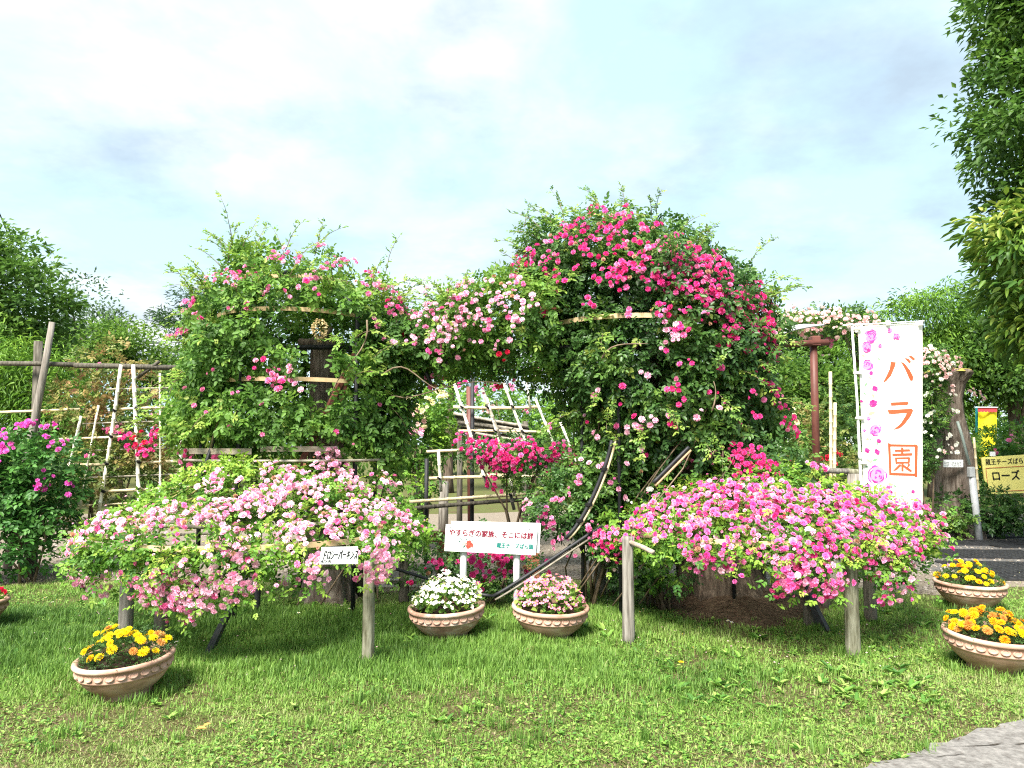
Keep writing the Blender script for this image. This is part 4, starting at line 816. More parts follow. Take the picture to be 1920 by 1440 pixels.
b1 = bowl(BOWLS[0], 0, (rad(2), rad(-3)), 'terracotta bowl of white begonias below the white sign, left of the pink ones')
b2 = bowl(BOWLS[1], 0, (rad(3), rad(2)), 'terracotta bowl of pink begonias below the white sign')
b3 = bowl(BOWLS[2], 0, (rad(3), rad(-3)), 'slightly tilted terracotta bowl of yellow marigolds before the left log posts', .93)
b4 = bowl(BOWLS[3], 0, (rad(1), rad(1)), 'terracotta bowl of yellow marigolds near the black mats')
b5 = bowl(BOWLS[4], 0, (rad(3), rad(2)), 'terracotta bowl of orange marigolds near the concrete pavement', 1.0)
b6 = bowl(BOWLS[5], 0, (0, 0), 'terracotta bowl of red flowers half out of view at far left')
bowl_plants(b1, 'begonia_planting', 'white begonias with green leaves mounded in a bowl', 'begonias', 'broad', ['begonia_white'], 230, .0205, .23, 1, 420)
bowl_plants(b2, 'begonia_planting', 'pink begonias mounded in a bowl beside the white ones', 'begonias', 'broad', ['begonia_pink'], 140, .0240, .23, 2, 380)
bowl_plants(b3, 'marigold_planting', 'yellow marigolds with withered heads in the tilted left bowl', 'marigolds', 'fern', ['yellow', 'yellow', 'yellow', 'yellow', 'yellow', 'rust'], 42, .031, .17, 3, 900)
bowl_plants(b4, 'marigold_planting', 'bright yellow marigolds in the bowl near the black mats', 'marigolds', 'fern', ['yellow', 'yellow', 'yellow', 'orange'], 48, .030, .17, 4, 900)
bowl_plants(b5, 'marigold_planting', 'orange marigolds in the bowl near the concrete pavement', 'marigolds', 'fern', ['orange', 'orange', 'orange', 'yellow', 'rust'], 62, .030, .15, 5, 900)
bowl_plants(b6, 'geranium_planting', 'red flowers in the bowl cut off at far left', 'geraniums', 'broad', ['red'], 30, .03, .14, 6, 300)

# ================================================================== SIGNS
def text_pts(s, size=1.0):
    c = bpy.data.curves.new('lettering', 'FONT'); c.body = s; c.size = size; c.resolution_u = 3; o = bpy.data.objects.new('lettering', c); COL.objects.link(o)
    dg = bpy.context.evaluated_depsgraph_get(); dg.update(); me = bpy.data.meshes.new_from_object(o.evaluated_get(dg))
    v = np.array([p.co[:] for p in me.vertices])[:, :2]; f = [tuple(p.vertices) for p in me.polygons]
    bpy.data.objects.remove(o); bpy.data.curves.remove(c); bpy.data.meshes.remove(me); return v, f
def lettering(s, O, X, Yv, w, mat, parent, h=None, name='lettering', bold=0.0, skew=0.0):
    """text laid on a plane: lower left corner O, width w along X, up Yv (unit vectors)"""
    v, f = text_pts(s); lo, hi = v.min(0), v.max(0); k = w / (hi[0] - lo[0]); kh = k if h is None else h / (hi[1] - lo[1])
    nrm_ = unit(np.cross(X, Yv)); mb = MB(); offs = [(0, 0)] if not bold else [(0, 0), (bold, 0), (-bold, 0), (0, bold)]
    for i, (ox, oy) in enumerate(offs):
        P = [O + X * ((a - lo[0]) * k + ox + (b - lo[1]) * skew * kh) + Yv * ((b - lo[1]) * kh + oy) + nrm_ * (i * .0004) for a, b in v]; mb.add(P, f)
    return part(name, mb, mat, parent)
def slab(mb, P, th, n):
    """quad P (4 corners ccw seen from the front) with thickness behind it"""
    P = [np.array(p) for p in P]; Q = [p - n * th for p in P]; mb.add(P + Q, [(0, 1, 2, 3), (7, 6, 5, 4)] + [(i, i + 4, (i + 1) % 4 + 4, (i + 1) % 4) for i in range(4)])
INK_RED = pmat('ink_crimson', (.20, .008, .03), .6); INK_TEAL = pmat('ink_teal', (.008, .19, .16), .6); INK_GREEN = pmat('ink_leaf', (.03, .11, .08), .6); INK_ROSE = pmat('ink_rose', (.50, .08, .05), .6); INK_ROSE2 = pmat('ink_rose_deep', (.50, .05, .04), .6); INK_CREAM = pmat('ink_cream', (.84, .74, .42), .6)
Ys = 6.72
sg = thing('garden_sign', 'white board sign with crimson and teal lettering on two white legs', 'sign', gr(920, 1150)); WL[sg.name] = np.array(sg.location)
c = [at(833, 1033, Ys), at(1004, 1041, Ys), at(1008, 990, Ys), at(836, 983, Ys)]; nf = unit(np.cross(c[1] - c[0], c[3] - c[0])); nf = nf if nf[1] < 0 else -nf
one('board', lambda mb: slab(mb, c, .012, nf), M_white, sg)
c2 = [at(845, 1026, Ys + .03), at(1011, 1037, Ys + .03), at(1014, 981, Ys + .03), at(846, 977, Ys + .03)]
one('backing_board', lambda mb: slab(mb, c2, .012, nf), M_white, sg)
for x in (869, 969):
    p = at(x, 1020, Ys + .06); q = np.array([p[0], p[1] + .01, 0]); one('leg', lambda mb: mb.tube([(q[0], q[1], -.05), (q[0], q[1], .5), (p[0], p[1], p[2])], .031, 12), M_white, sg, True)
Xs = unit(c[1] - c[0]); Us = unit(c[3] - c[0])
e_ = nf * .0025
lettering('やすらぎの家族、そこには絆', at(842, 1004, Ys) + e_, Xs, Us, at(1000, 1006, Ys)[0] - at(842, 1003, Ys)[0], INK_RED, sg, .058, bold=.0022)
lettering('蔵王チーズばら園', at(931, 1027, Ys) + e_, Xs, Us, at(999, 1028, Ys)[0] - at(931, 1028, Ys)[0], INK_TEAL, sg, .044, bold=.0016)
def print_rose(parent, place, cx, cy, r, mats, seed, dz0=.0022, arcs=True):
    """a watercolour rose printed flat: place(x, y, lift) -> world; x right, y down, in print units"""
    rnd = random.Random(seed); mb = MB(); z = dz0
    def poly(pts, mi, z): mb.add([place(x, y, z) for x, y in pts], [tuple(range(len(pts)))], mi)
    for k in range(6):
        a = k * PI / 3 + rnd.random(); q = [(cx + r * .42 * math.cos(a) + r * .56 * math.cos(2 * PI * j / 9) * rnd.uniform(.85, 1.1), cy + r * .42 * math.sin(a) + r * .52 * math.sin(2 * PI * j / 9) * rnd.uniform(.85, 1.1)) for j in range(9)]
        poly(q, 0, z); z += .00012
    if arcs:
        for ring, (rr, na) in enumerate(((.95, 5), (.70, 4), (.46, 4), (.24, 3))):
            for k in range(na):
                a0 = rnd.uniform(0, 6.28); sp = rnd.uniform(.7, 1.5); w = r * rnd.uniform(.08, .18); up_ = [(cx + (r * rr + w * math.sin(PI * j / 6)) * math.cos(a0 + sp * j / 6), cy + (r * rr + w * math.sin(PI * j / 6)) * math.sin(a0 + sp * j / 6)) for j in range(7)]
                dn = [(cx + (r * rr - .3 * w) * math.cos(a0 + sp * j / 6), cy + (r * rr - .3 * w) * math.sin(a0 + sp * j / 6)) for j in range(6, -1, -1)]
                poly(up_ + dn, 1 if rnd.random() < .6 else 2, z); z += .00012
    return part('rose_print', mb, mats, parent)
def print_leaf(mb, place, x, y, ang, l, mi, z):
    ca, sa = math.cos(ang), math.sin(ang); mb.add([place(x + ca * a * l - sa * b * l, y + sa * a * l + ca * b * l, z) for a, b in ((0, 0), (.3, .2), (.7, .17), (1, 0), (.7, -.17), (.3, -.2))], [(0, 1, 2, 3, 4, 5)], mi)
def plc(x, y, z): return at(x, y, Ys) + nf * z
print_rose(sg, plc, 880, 1021, 7.5, [INK_ROSE, INK_ROSE2, INK_ROSE2], 3); print_rose(sg, plc, 868, 1017, 4.5, [INK_CREAM, INK_CREAM, INK_CREAM], 4)
mb = MB()
for i, (x, y, a, l) in enumerate(((876, 1014, -2.1, 5), (866, 1012, -2.3, 5), (864, 1015, 3.2, 5), (884, 1014, -.8, 4), (873, 1022, 2.4, 7), (878, 1027, 2.0, 4))): print_leaf(mb, plc, x, y, a, l, 0, .0022 + .0001 * i)
part('leaf_print', mb, INK_GREEN, sg)
for x, y in ((844, 989), (842, 1025), (993, 993), (992, 1036)):
    p = at(x, y, Ys); one('screw', lambda mb: mb.lathe([(.0, .0035), (.004, .003), (.005, .0)], 8, (0, 0, 0)) or mb.__setattr__('v', [(p[0] + a, p[1] - b_ - .0005, p[2] + c_) for a, c_, b_ in mb.v]), M_sticky, sg)

# small hand-written name boards
def name_board(label, px, Y, lines, tiltx=0.0):
    """px: corner pixels bl, br, tr, tl"""
    c = [at(x, y, Y) for x, y in px]; n = unit(np.cross(c[1] - c[0], c[3] - c[0])); n = n if n[1] < 0 else -n
    t = thing('name_board', label, 'sign', (c[0] + c[1]) / 2); one('board', lambda mb: slab(mb, c, .006, n), M_white, t)
    X = unit(c[1] - c[0]); U = unit(c[3] - c[0])
    for s, x, y, w, h, m in lines: lettering(s, at(x, y, Y) + n * .0022, X, U, w, m, t, h, skew=.06, bold=.0016)
    return t
k_ = 1 / 1441
name_board('small white name board with black handwriting hung among the pale pink roses', [(598, 1058), (671, 1057), (671, 1025), (603, 1026)], 5.02, [('ドロシーパーキンス', 606, 1049, 62 * 5.02 * k_, 17 * 5.02 * k_, M_sticky), ('(ピンク)', 601, 1056, 19 * 5.02 * k_, 6 * 5.02 * k_, M_sticky)])
name_board('white name board mostly hidden by bright pink roses on the right rail', [(1515, 1063), (1577, 1063), (1577, 1028), (1515, 1028)], 5.52, [('ザ', 1554, 1049, 17 * 5.52 * k_, 17 * 5.52 * k_, M_sticky)])

# ================================================================== NOBORI BANNER
YB = 7.0
def cloth_at(px, py, lift=0.0):
    u = (px - 1607) / 122; p = at(px, py, YB + .05 * (u - .5) ** 2 + .002 * math.sin(u * 5.0) + .0045 * math.sin(py / 15.0 + u * 3.0)); return p + np.array([0, -lift, 0])
M_cloth = pmat('banner_cloth', (.84, .82, .76), .8, .1, .35, (.86, .85, .82), 3, (1, 1, 3)); M_clothc = pmat('banner_pole_white', (.82, .83, .82), .35, .4)
bn = thing('banner', 'tall white banner with orange characters and printed pink roses on a white pole', 'banner', gr(1628, 1152))
def cl_(mb):
    n, m = 14, 90; vs = []
    for j in range(m + 1):
        v = j / m
        for i in range(n + 1):
            u = i / n; xl = 1609 + 11 * v; x = xl + (1729.5 - xl) * u; y = (612 - 8 * u) * (1 - v) + (944 + 22 * u) * v; vs.append(cloth_at(x, y))
    mb.add(vs, [(j * (n + 1) + i, j * (n + 1) + i + 1, (j + 1) * (n + 1) + i + 1, (j + 1) * (n + 1) + i) for j in range(m) for i in range(n)])
one('cloth', cl_, M_cloth, bn, True)
one('pole', lambda mb: mb.tube([at(1597, 606, YB - .01), at(1607, 750, YB - .01), at(1614, 900, YB - .01), gr(1628, 1152)], [.010, .011, .013, .014], 9), M_clothc, bn, True)
one('crossbar', lambda mb: mb.tube([at(1580, 610, YB - .02), at(1660, 606, YB - .02), at(1733, 602, YB - .02)], .006, 7), M_clothc, bn, True)
one('pole_joint', lambda mb: mb.tube([at(1612.4, 848, YB - .01), at(1613, 862, YB - .01)], .018, 9), M_clothc, bn, True)
for x, y in ((1603, 699), (1607, 784), (1613, 868), (1600, 616)): one('loop', lambda mb: mb.box((at(x, y, YB - .012) + at(x + 12, y, YB - .012)) / 2, (.075, .034, .026), bev=.004), M_cloth, bn)
for x in (1665, 1726): one('loop', lambda mb: mb.box(at(x, 606, YB - .02), (.035, .02, .045), bev=.004), M_cloth, bn)
CZ = 3.694
def bp(x, y, z): return cloth_at(1580 + x / CZ, 590 + y / CZ, z)
INK_OR = pmat('ink_orange', (.66, .075, .025), .7)
strokes = {'lettering': [[(332, 325), (368, 330), (360, 360), (335, 420), (300, 460), (278, 470), (300, 430), (325, 375)], [(400, 322), (430, 340), (465, 385), (488, 430), (484, 455), (470, 458), (455, 430), (430, 375)], [(428, 298), (455, 305), (472, 325), (465, 337), (452, 328)], [(452, 281), (480, 287), (500, 305), (493, 318), (478, 308)]],
 'lettering.001': [[(332, 608), (450, 603), (458, 612), (445, 626), (335, 630)], [(310, 660), (455, 652), (478, 651), (487, 664), (443, 680), (340, 688), (318, 684)], [(487, 664), (470, 702), (430, 755), (395, 785), (350, 797), (400, 755), (435, 700), (443, 678)]],
 'lettering.002': [[(312, 888), (330, 893), (338, 1112), (321, 1110)], [(314, 897), (512, 899), (512, 914), (314, 912)], [(497, 896), (520, 906), (515, 1124), (497, 1122)], [(325, 1094), (506, 1100), (506, 1116), (325, 1111)], [(403, 918), (420, 920), (419, 972), (403, 972)], [(360, 934), (462, 931), (468, 946), (360, 949)], [(342, 962), (478, 958), (484, 974), (342, 978)],
   [(360, 988), (462, 986), (466, 998), (362, 1000)], [(360, 990), (374, 990), (376, 1034), (364, 1034)], [(450, 988), (466, 990), (462, 1032), (450, 1032)], [(366, 1018), (458, 1016), (458, 1028), (366, 1030)], [(404, 1028), (420, 1028), (420, 1086), (404, 1080)], [(396, 1032), (404, 1044), (375, 1072), (342, 1086), (352, 1074), (385, 1040)], [(420, 1038), (450, 1058), (478, 1078), (472, 1090), (440, 1070), (418, 1050)], [(448, 1036), (468, 1036), (452, 1056), (444, 1050)]]}
for nm, pl in strokes.items():
    mb = MB()
    for i, q in enumerate(pl):
        if len(q) == 4:                                          # long bars follow the folds in short pieces
            q = np.array(q, float); wide = np.hypot(*(q[1] - q[0])) > np.hypot(*(q[3] - q[0])); a, b, c_, d_ = (q[0], q[1], q[2], q[3]) if wide else (q[1], q[2], q[3], q[0])
            up_ = [a + (b - a) * k / 6 for k in range(7)]; lo_ = [d_ + (c_ - d_) * k / 6 for k in range(7)]
            mb.add([bp(x, y, .003 + .00025 * i) for x, y in up_ + lo_], [(k, k + 1, k + 8, k + 7) for k in range(6)])
        else: mb.add([bp(x, y, .003 + .00025 * i) for x, y in q], [tuple(range(len(q)))])
    part('lettering', mb, INK_OR, bn)
PK = [pmat('print_pink_pale', (.56, .22, .46), .8), pmat('print_pink', (.42, .04, .30), .8), pmat('print_pink_deep', (.40, .02, .20), .8)]; PKd = [pmat('print_magenta', (.52, .04, .24), .8), PK[2], PK[2]]
for i, (x, y, r, d) in enumerate(((195, 150, 46, 0), (165, 225, 36, 0), (370, 152, 24, 0), (325, 112, 18, 0), (258, 215, 15, 0), (170, 352, 38, 0), (196, 405, 15, 1), (225, 512, 20, 1), (210, 612, 27, 1), (180, 720, 14, 0), (225, 797, 42, 0), (250, 875, 16, 1), (168, 940, 18, 1), (237, 950, 20, 1), (238, 1112, 66, 0), (295, 1242, 48, 0), (515, 1312, 40, 0), (170, 1200, 28, 0), (487, 1225, 13, 1), (150, 800, 12, 0), (130, 600, 10, 1))):
    print_rose(bn, bp, x, y, r, PKd if d else PK, 40 + i)
mb = MB(); rnd = random.Random(9)
for i, (x, y, a, l) in enumerate(((130, 280, .3, 28), (240, 300, .6, 24), (180, 430, .8, 26), (150, 500, -1, 36), (205, 545, 1.2, 34), (140, 540, .5, 26), (175, 690, -.3, 52), (185, 640, -.6, 20), (160, 870, -.8, 28), (185, 870, -.9, 22), (165, 860, .4, 24), (235, 905, -1.3, 26), (160, 1000, .6, 40), (205, 1010, -.3, 42), (190, 1030, -1.1, 30), (155, 1050, .2, 22), (310, 1170, .2, 42), (350, 1180, .5, 24), (360, 1220, 1.4, 40), (400, 1255, .2, 20), (440, 1245, -.7, 22), (415, 1340, .4, 24), (440, 1350, -.4, 24), (385, 1260, 1.0, 18), (275, 1185, .4, 30))): print_leaf(mb, bp, x, y, a, l, i % 2, .0022 + .00005 * i)
part('leaf_print', mb, [pmat('print_green', (.35, .52, .22), .8), pmat('print_green_deep', (.18, .34, .18), .8)], bn)
mb = MB()
for i in range(22):
    x, y = rnd.gauss(425, 22), rnd.gauss(1300, 20); mb.add([bp(x + 6 * math.cos(j * PI / 3), y + 6 * math.sin(j * PI / 3), .0035 + .00005 * i) for j in range(6)], [tuple(range(6))])
part('berry_print', mb, pmat('print_berry', (.62, .20, .18), .8), bn)

# ---- small yellow banner with red scalloped head
yb = thing('banner', 'small yellow banner with red scalloped top on a teal pole', 'banner', gr(1832, 930)); Yb = 19.0; M_yel = pmat('banner_yellow', (.90, .74, .02), .8); M_redc = pmat('banner_red', (.74, .06, .07), .8)
def yc(mb):
    n = 8; vs = []
    for j in range(7):
        for i in range(n + 1): u = i / n; q = at(1834 + 35 * u, 771 + 120 * j / 6, Yb + .05 * math.sin(u * 6 + j * .4)); vs.append(q)
    mb.add(vs, [(j * (n + 1) + i, j * (n + 1) + i + 1, (j + 1) * (n + 1) + i + 1, (j + 1) * (n + 1) + i) for j in range(6) for i in range(n)])
one('cloth', yc, M_yel, yb, True)
def rc(mb):
    top = [at(1833.5 + 36 * i / 24, 764.5, Yb - .09) for i in range(25)]; bot = [at(1833.5 + 36 * i / 24, 771.5 + 1.6 * abs(math.sin(PI * i / 4)), Yb - .09) for i in range(25)]; mb.add(top + bot, [(i, i + 1, 26 + i, 25 + i) for i in range(24)])
one('heading', rc, M_redc, yb)
one('pole', lambda mb: mb.tube([at(1831, 763, Yb), gr(1832, 930)], .022, 7), pmat('teal_pole', (.02, .30, .36), .4), yb, True)
one('crossbar', lambda mb: mb.tube([at(1829, 764, Yb - .1), at(1871, 764, Yb - .1)], .016, 6), M_clothc, yb, True)
lettering('バ', at(1844, 791, Yb - .09), np.array([1.0, 0, 0]), np.array([0, 0, 1.0]), 10 * Yb * k_, pmat('ink_olive', (.22, .22, .02), .7), yb, 5 * Yb * k_)

# ---- yellow sign board at the right edge
ys = thing('sign_board', 'yellow sign board with black characters and thin red border', 'sign', gr(1880, 1000)); Yg = 12.6; M_ysg = pmat('sign_yellow', (.88, .80, .26), .6, .3, None, (.86, .76, .22), 4)
c = [at(1850, 927, Yg), at(2010, 921, Yg), at(2010, 846, Yg), at(1840, 858, Yg)]; nf2 = unit(np.cross(c[1] - c[0], c[3] - c[0])); nf2 = nf2 if nf2[1] < 0 else -nf2
one('board', lambda mb: slab(mb, c, .02, nf2), M_ysg, ys); Xg = unit(c[1] - c[0]); Ug = unit(c[3] - c[0])
pg = lambda x, y: at(x, y, Yg) + nf2 * .006
lettering('蔵王チーズばら', pg(1848, 872), Xg, Ug, np.linalg.norm(pg(1918, 868) - pg(1848, 872)), M_sticky, ys, 11 * Yg * k_, bold=.002)
lettering('ローズ', pg(1862, 901), Xg, Ug, np.linalg.norm(pg(1913, 897) - pg(1862, 899)), M_sticky, ys, 18 * Yg * k_, bold=.004)
one('border_line', lambda mb: [mb.box((pg(*a) + pg(*b)) / 2, (np.linalg.norm(pg(*b) - pg(*a)), .002, .008), R=Matrix((tuple(unit(pg(*b) - pg(*a))), tuple(-nf2), tuple(np.cross(unit(pg(*b) - pg(*a)), -nf2)))).transposed()) for a, b in (((1848, 878), (2000, 869)), ((1853, 922), (2000, 916)), ((1848, 878), (1853, 922)))], INK_ROSE, ys)
for x in (1862, 1960): one('leg', lambda mb: mb.tube([at(x, 853, Yg + .12), np.array([at(x, 900, Yg + .12)[0], Yg + .12, -.05])], .025, 8), M_log, ys, True)
one('tag', lambda mb: mb.box(at(1861, 851, Yg), (.09, .01, .07)), M_white, ys)

# ================================================================== TREES
def cloud(lobes, n_clump, per, cr, Ls, Ws, seed, droop=.2, shape='diamond', flat=.6, surf=.55, light=0.0):
    """leaf clumps spread through crown lobes (world: cx, cy, cz, rx, ry, rz)"""
    vol = np.array([l[3] * l[4] * l[5] for l in lobes]) ** .67; w = vol / vol.sum(); arrs = []
    idx = RNG.choice(len(lobes), n_clump, p=w); lb = np.array(lobes)[idx]; d = unit(RNG.normal(0, 1, (n_clump, 3))); rr = (1 - surf * RNG.random(n_clump) ** 1.4)[:, None]
    C = lb[:, :3] + d * rr * lb[:, 3:6]; ct = RNG.normal(0, .14, n_clump)
    cs = cr * RNG.uniform(.6, 1.3, n_clump); m = n_clump * per; ci = np.repeat(np.arange(n_clump), per)
    o = RNG.normal(0, 1, (m, 3)) * np.array([1, 1, flat]); o = o / np.maximum(1, np.linalg.norm(o, axis=1) / 1.7)[:, None]
    P = C[ci] + o * cs[ci][:, None]; A = unit(o * .5 + d[ci] * .5 + RNG.normal(0, .5, (m, 3)) + np.array([0, 0, -droop])); N = unit(RNG.normal(0, .45, (m, 3)) + np.array([0, 0, 1]) + d[ci] * .3)
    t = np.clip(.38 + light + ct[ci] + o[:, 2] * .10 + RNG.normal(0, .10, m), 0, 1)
    return [leaf_arrays(P, A, N, Ls * RNG.uniform(.7, 1.25, m), Ws * RNG.uniform(.7, 1.25, m), t, shape)], C
def tree(name, label, base, H, tr, lobes, n_clump, per, cr, Ls, Ws, mat, seed, bark=None, group=None, trunk_top=.75, limbs=9, cat='tree', **k):
    """lobes relative to the base point"""
    base = np.array([base[0], base[1], 0.0]); t = thing(name, label, cat, base, group); rnd = random.Random(seed); bark = bark or M_barkd
    lw = [(base[0] + a, base[1] + b, c, d, e, f) for a, b, c, d, e, f in lobes]; arr, C = cloud(lw, n_clump, per, cr, Ls, Ws, seed, **k)
    top = H * trunk_top; cxm = np.mean([l[0] for l in lobes]) * .6; pts = [(base[0] + cxm * u * u + .04 * H * .3 * math.sin(3 * u + seed), base[1], -.05 + top * u) for u in (0, .1, .3, .55, .8, 1)]
    one('trunk', lambda mb: mb.tube(pts, [tr * 1.35, tr * 1.05, tr * .9, tr * .75, tr * .5, tr * .25], 10, wob=.08, seed=seed), bark, t, True)
    for i in range(limbs):
        e = C[rnd.randrange(len(C))]; u = rnd.uniform(.35, .95); k0 = Vector(pts[0]).lerp(Vector(pts[-1]), u); k0.x += cxm * (u * u - u)
        mid = k0.lerp(Vector(e), .5) + Vector((rnd.uniform(-.1, .1), rnd.uniform(-.1, .1), .06 * H * .5))
        one('limb', lambda mb: mb.tube([k0, mid, Vector(e)], [tr * .32, tr * .2, tr * .07], 6), bark, t, True)
    leaf_obj('crown', arr, mat, t); return t
def bx(px, Y): return at(px, 800, Y)[0]
# left side
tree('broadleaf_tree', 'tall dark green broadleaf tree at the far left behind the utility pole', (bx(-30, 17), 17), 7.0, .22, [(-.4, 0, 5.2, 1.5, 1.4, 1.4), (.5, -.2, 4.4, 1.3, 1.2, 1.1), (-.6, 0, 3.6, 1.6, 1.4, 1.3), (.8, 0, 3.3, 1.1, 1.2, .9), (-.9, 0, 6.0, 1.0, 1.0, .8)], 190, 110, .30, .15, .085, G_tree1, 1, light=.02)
tree('broadleaf_tree', 'airy grey green tree rising behind the left trellis', (bx(150, 26), 26), 7.4, .14, [(-.2, 0, 6.2, 1.1, 1, 1.0), (.3, 0, 5.2, 1.4, 1.2, .9), (-.5, 0, 4.6, 1.3, 1, .8)], 95, 46, .32, .15, .08, G_tree3, 2, M_bark, limbs=16)
tree('broadleaf_tree', 'low spreading green tree between the airy tree and the pine', (bx(225, 24), 24), 5.6, .14, [(-.7, 0, 4.6, 1.0, 1, .8), (.5, 0, 4.4, .9, 1, .8), (0, 0, 3.7, 1.6, 1, .9), (1.2, 0, 3.8, .7, .8, .6)], 120, 60, .30, .15, .08, G_tree1, 3, limbs=14, light=.18)
tree('pine_tree', 'dark layered pine behind the left shoulder of the left dome', (bx(385, 27), 27), 7.4, .2, [(.1, 0, 6.6, 1.2, 1, .35), (-.6, 0, 5.9, 1.4, 1, .35), (.4, 0, 5.2, 1.8, 1.2, .4), (-.7, 0, 4.4, 1.5, 1.2, .4), (.3, 0, 3.6, 1.8, 1.2, .45)], 150, 90, .34, .17, .035, G_pine, 4, flat=.35, limbs=14)
tree('bamboo_clump', 'bright yellow green bamboo clump behind the left bamboo trellis', (bx(45, 13.5), 13.5), 3.6, .05, [(-.5, 0, 2.9, .7, .6, .6), (.3, 0, 2.5, .7, .6, .6), (-.2, 0, 1.8, 1.1, .7, .7), (.6, 0, 1.6, .7, .6, .6)], 150, 70, .22, .13, .028, G_tree2, 5, M_canen, cat='bamboo', droop=.55)
# right side
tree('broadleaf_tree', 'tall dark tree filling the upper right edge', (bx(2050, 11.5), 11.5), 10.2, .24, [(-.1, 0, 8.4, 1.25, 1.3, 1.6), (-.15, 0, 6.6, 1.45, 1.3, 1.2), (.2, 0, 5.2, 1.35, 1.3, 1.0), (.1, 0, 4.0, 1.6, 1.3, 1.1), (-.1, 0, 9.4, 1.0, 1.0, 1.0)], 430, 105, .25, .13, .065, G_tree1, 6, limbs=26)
tree('chestnut_tree', 'chestnut branches with yellow green long leaves at the right edge', (bx(2045, 9.6), 9.6), 5.2, .12, [(-.35, 0, 4.15, .75, .7, .55), (-.2, 0, 3.5, .8, .7, .5), (-.1, 0, 3.0, .75, .7, .4), (.1, 0, 2.6, .9, .6, .4)], 105, 60, .20, .17, .058, G_tree4, 7, droop=.6, shape='oval', light=.18)
tree('willow_tree', 'light green weeping tree behind the white banner', (bx(1745, 22), 22), 6.6, .2, [(0, 0, 5.1, 1.4, 1.2, 1.0), (-1.2, 0, 4.3, 1.2, 1.1, 1.0), (1.0, 0, 4.4, 1.1, 1.1, 1.0), (0, 0, 3.3, 2.0, 1.2, 1.1), (-.5, 0, 2.3, 2.0, 1.2, .8)], 220, 95, .30, .17, .045, G_tree2, 8, droop=.9)
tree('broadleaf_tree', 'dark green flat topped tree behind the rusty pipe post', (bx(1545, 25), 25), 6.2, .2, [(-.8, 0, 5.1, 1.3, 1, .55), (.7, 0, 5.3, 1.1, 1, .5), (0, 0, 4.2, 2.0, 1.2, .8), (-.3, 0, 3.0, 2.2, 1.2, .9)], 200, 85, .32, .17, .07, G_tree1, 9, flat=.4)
tree('broadleaf_tree', 'mid green tree between the dark trees beside the rusty pipe', (bx(1500, 17), 17), 3.9, .13, [(-.3, 0, 2.9, 1.0, .9, .7), (.5, 0, 2.5, .9, .9, .7), (-.1, 0, 1.8, 1.4, .9, .8)], 130, 80, .24, .12, .07, G_tree1, 10, light=.12)
tree('broadleaf_tree', 'pale green tree top showing above the arch between the domes', (bx(845, 24), 24), 6.6, .16, [(0, 0, 5.6, 1.0, 1, .9), (-.6, 0, 4.7, 1.1, 1, .8), (.5, 0, 4.2, 1.3, 1, .9)], 110, 75, .28, .15, .075, G_tree2, 11, light=-.05)
tree('broadleaf_tree', 'shady tree standing left of the yellow banner', (bx(1900, 21), 21), 5.4, .22, [(0, 0, 4.4, 1.5, 1, .9), (-.6, 0, 3.6, 1.4, 1, .8), (.6, 0, 3.2, 1.4, 1, .7)], 130, 80, .3, .16, .08, G_tree1, 12)
# far wood closing the view
def far_wood():
    lob = []; rnd = random.Random(12)
    for i in range(34):
        x = -34 + 2.1 * i + rnd.uniform(-.6, .6); h = rnd.uniform(2.6, 4.4); lob.append((x, 36 + rnd.uniform(-2, 3), h * .55, 1.6, 1.2, h * .52))
    arr, C = cloud(lob, 620, 55, .5, .30, .17, 13, flat=.7); o = leaf_obj('far_wood', arr, G_tree1, None); tag(o, 'far green wood closing the view behind the garden', 'wood', kind='stuff')
far_wood()
# ================================================================== MID-GROUND ROSE BUSHES AND SHRUBS
def shrub(name, label, base, lobes, n, sc, mat, items_txt, key, Y, rb, seed, cat='rose bush', nl=5, stems=6, alt=None, shape='oval', light=0.0, depth_pts=None):
    base = np.array([base[0], base[1], 0.0]); t = thing(name, label, cat, base); w = np.array([l[3] * l[4] + l[4] * l[5] + l[3] * l[5] for l in lobes]); idx = RNG.choice(len(lobes), n, p=w / w.sum()); lb = np.array(lobes)[idx]
    d = unit(RNG.normal(0, 1, (n, 3))); P = lb[:, :3] + d * (1 - .55 * RNG.random(n) ** 1.5)[:, None] * lb[:, 3:6]; P = P + (fbm(P, 3, seed, 2) - .5)[:, None] * d * .35; P[:, 2] = np.maximum(P[:, 2], .03)
    k = (fbm(P, 3.5, seed + 3, 2) > .33) | (RNG.random(n) < .2); P, d = P[k], d[k]; m = len(P)
    tint = np.clip(.35 + light + (fbm(P, 3, seed + 9, 2) - .5) * 1.2 + RNG.normal(0, .12, m), 0, 1)
    leaf_obj('foliage', compound(P, unit(d * .6 + RNG.normal(0, .6, (m, 3))), unit(d * .4 + RNG.normal(0, .3, (m, 3)) + np.array([0, -.1, .9])), sc * RNG.uniform(.75, 1.2, m), tint, nl, shape), mat, t)
    rnd = random.Random(seed)
    for i in range(stems):
        e = lb[rnd.randrange(n)][:3]; b = base + np.array([rnd.uniform(-.12, .12), rnd.uniform(-.1, .1), -.03]); mid = (b + e) / 2 + np.array([rnd.uniform(-.1, .1), 0, .05]); one('stem', lambda mb: mb.tube([tuple(b), tuple(mid), tuple(e)], [.016, .012, .006], 6), M_cane, t, True)
    L_ = np.array(lobes)
    lev = lambda Q: np.min(np.linalg.norm((Q[:, None] - L_[None, :, :3]) / L_[None, :, 3:6], axis=2) - 1, axis=1) * .4
    if items_txt:
        its = []
        for it in clusters(items_txt, lambda Q: lev(Q), key, rb, 1.0, alt) : its.append(it)
        put_blossoms(t, its)
    return t
_hit = hit
def hit(px, py, level, y0=4.4, y1=20.0): return _hit(px, py, level, y0, y1)
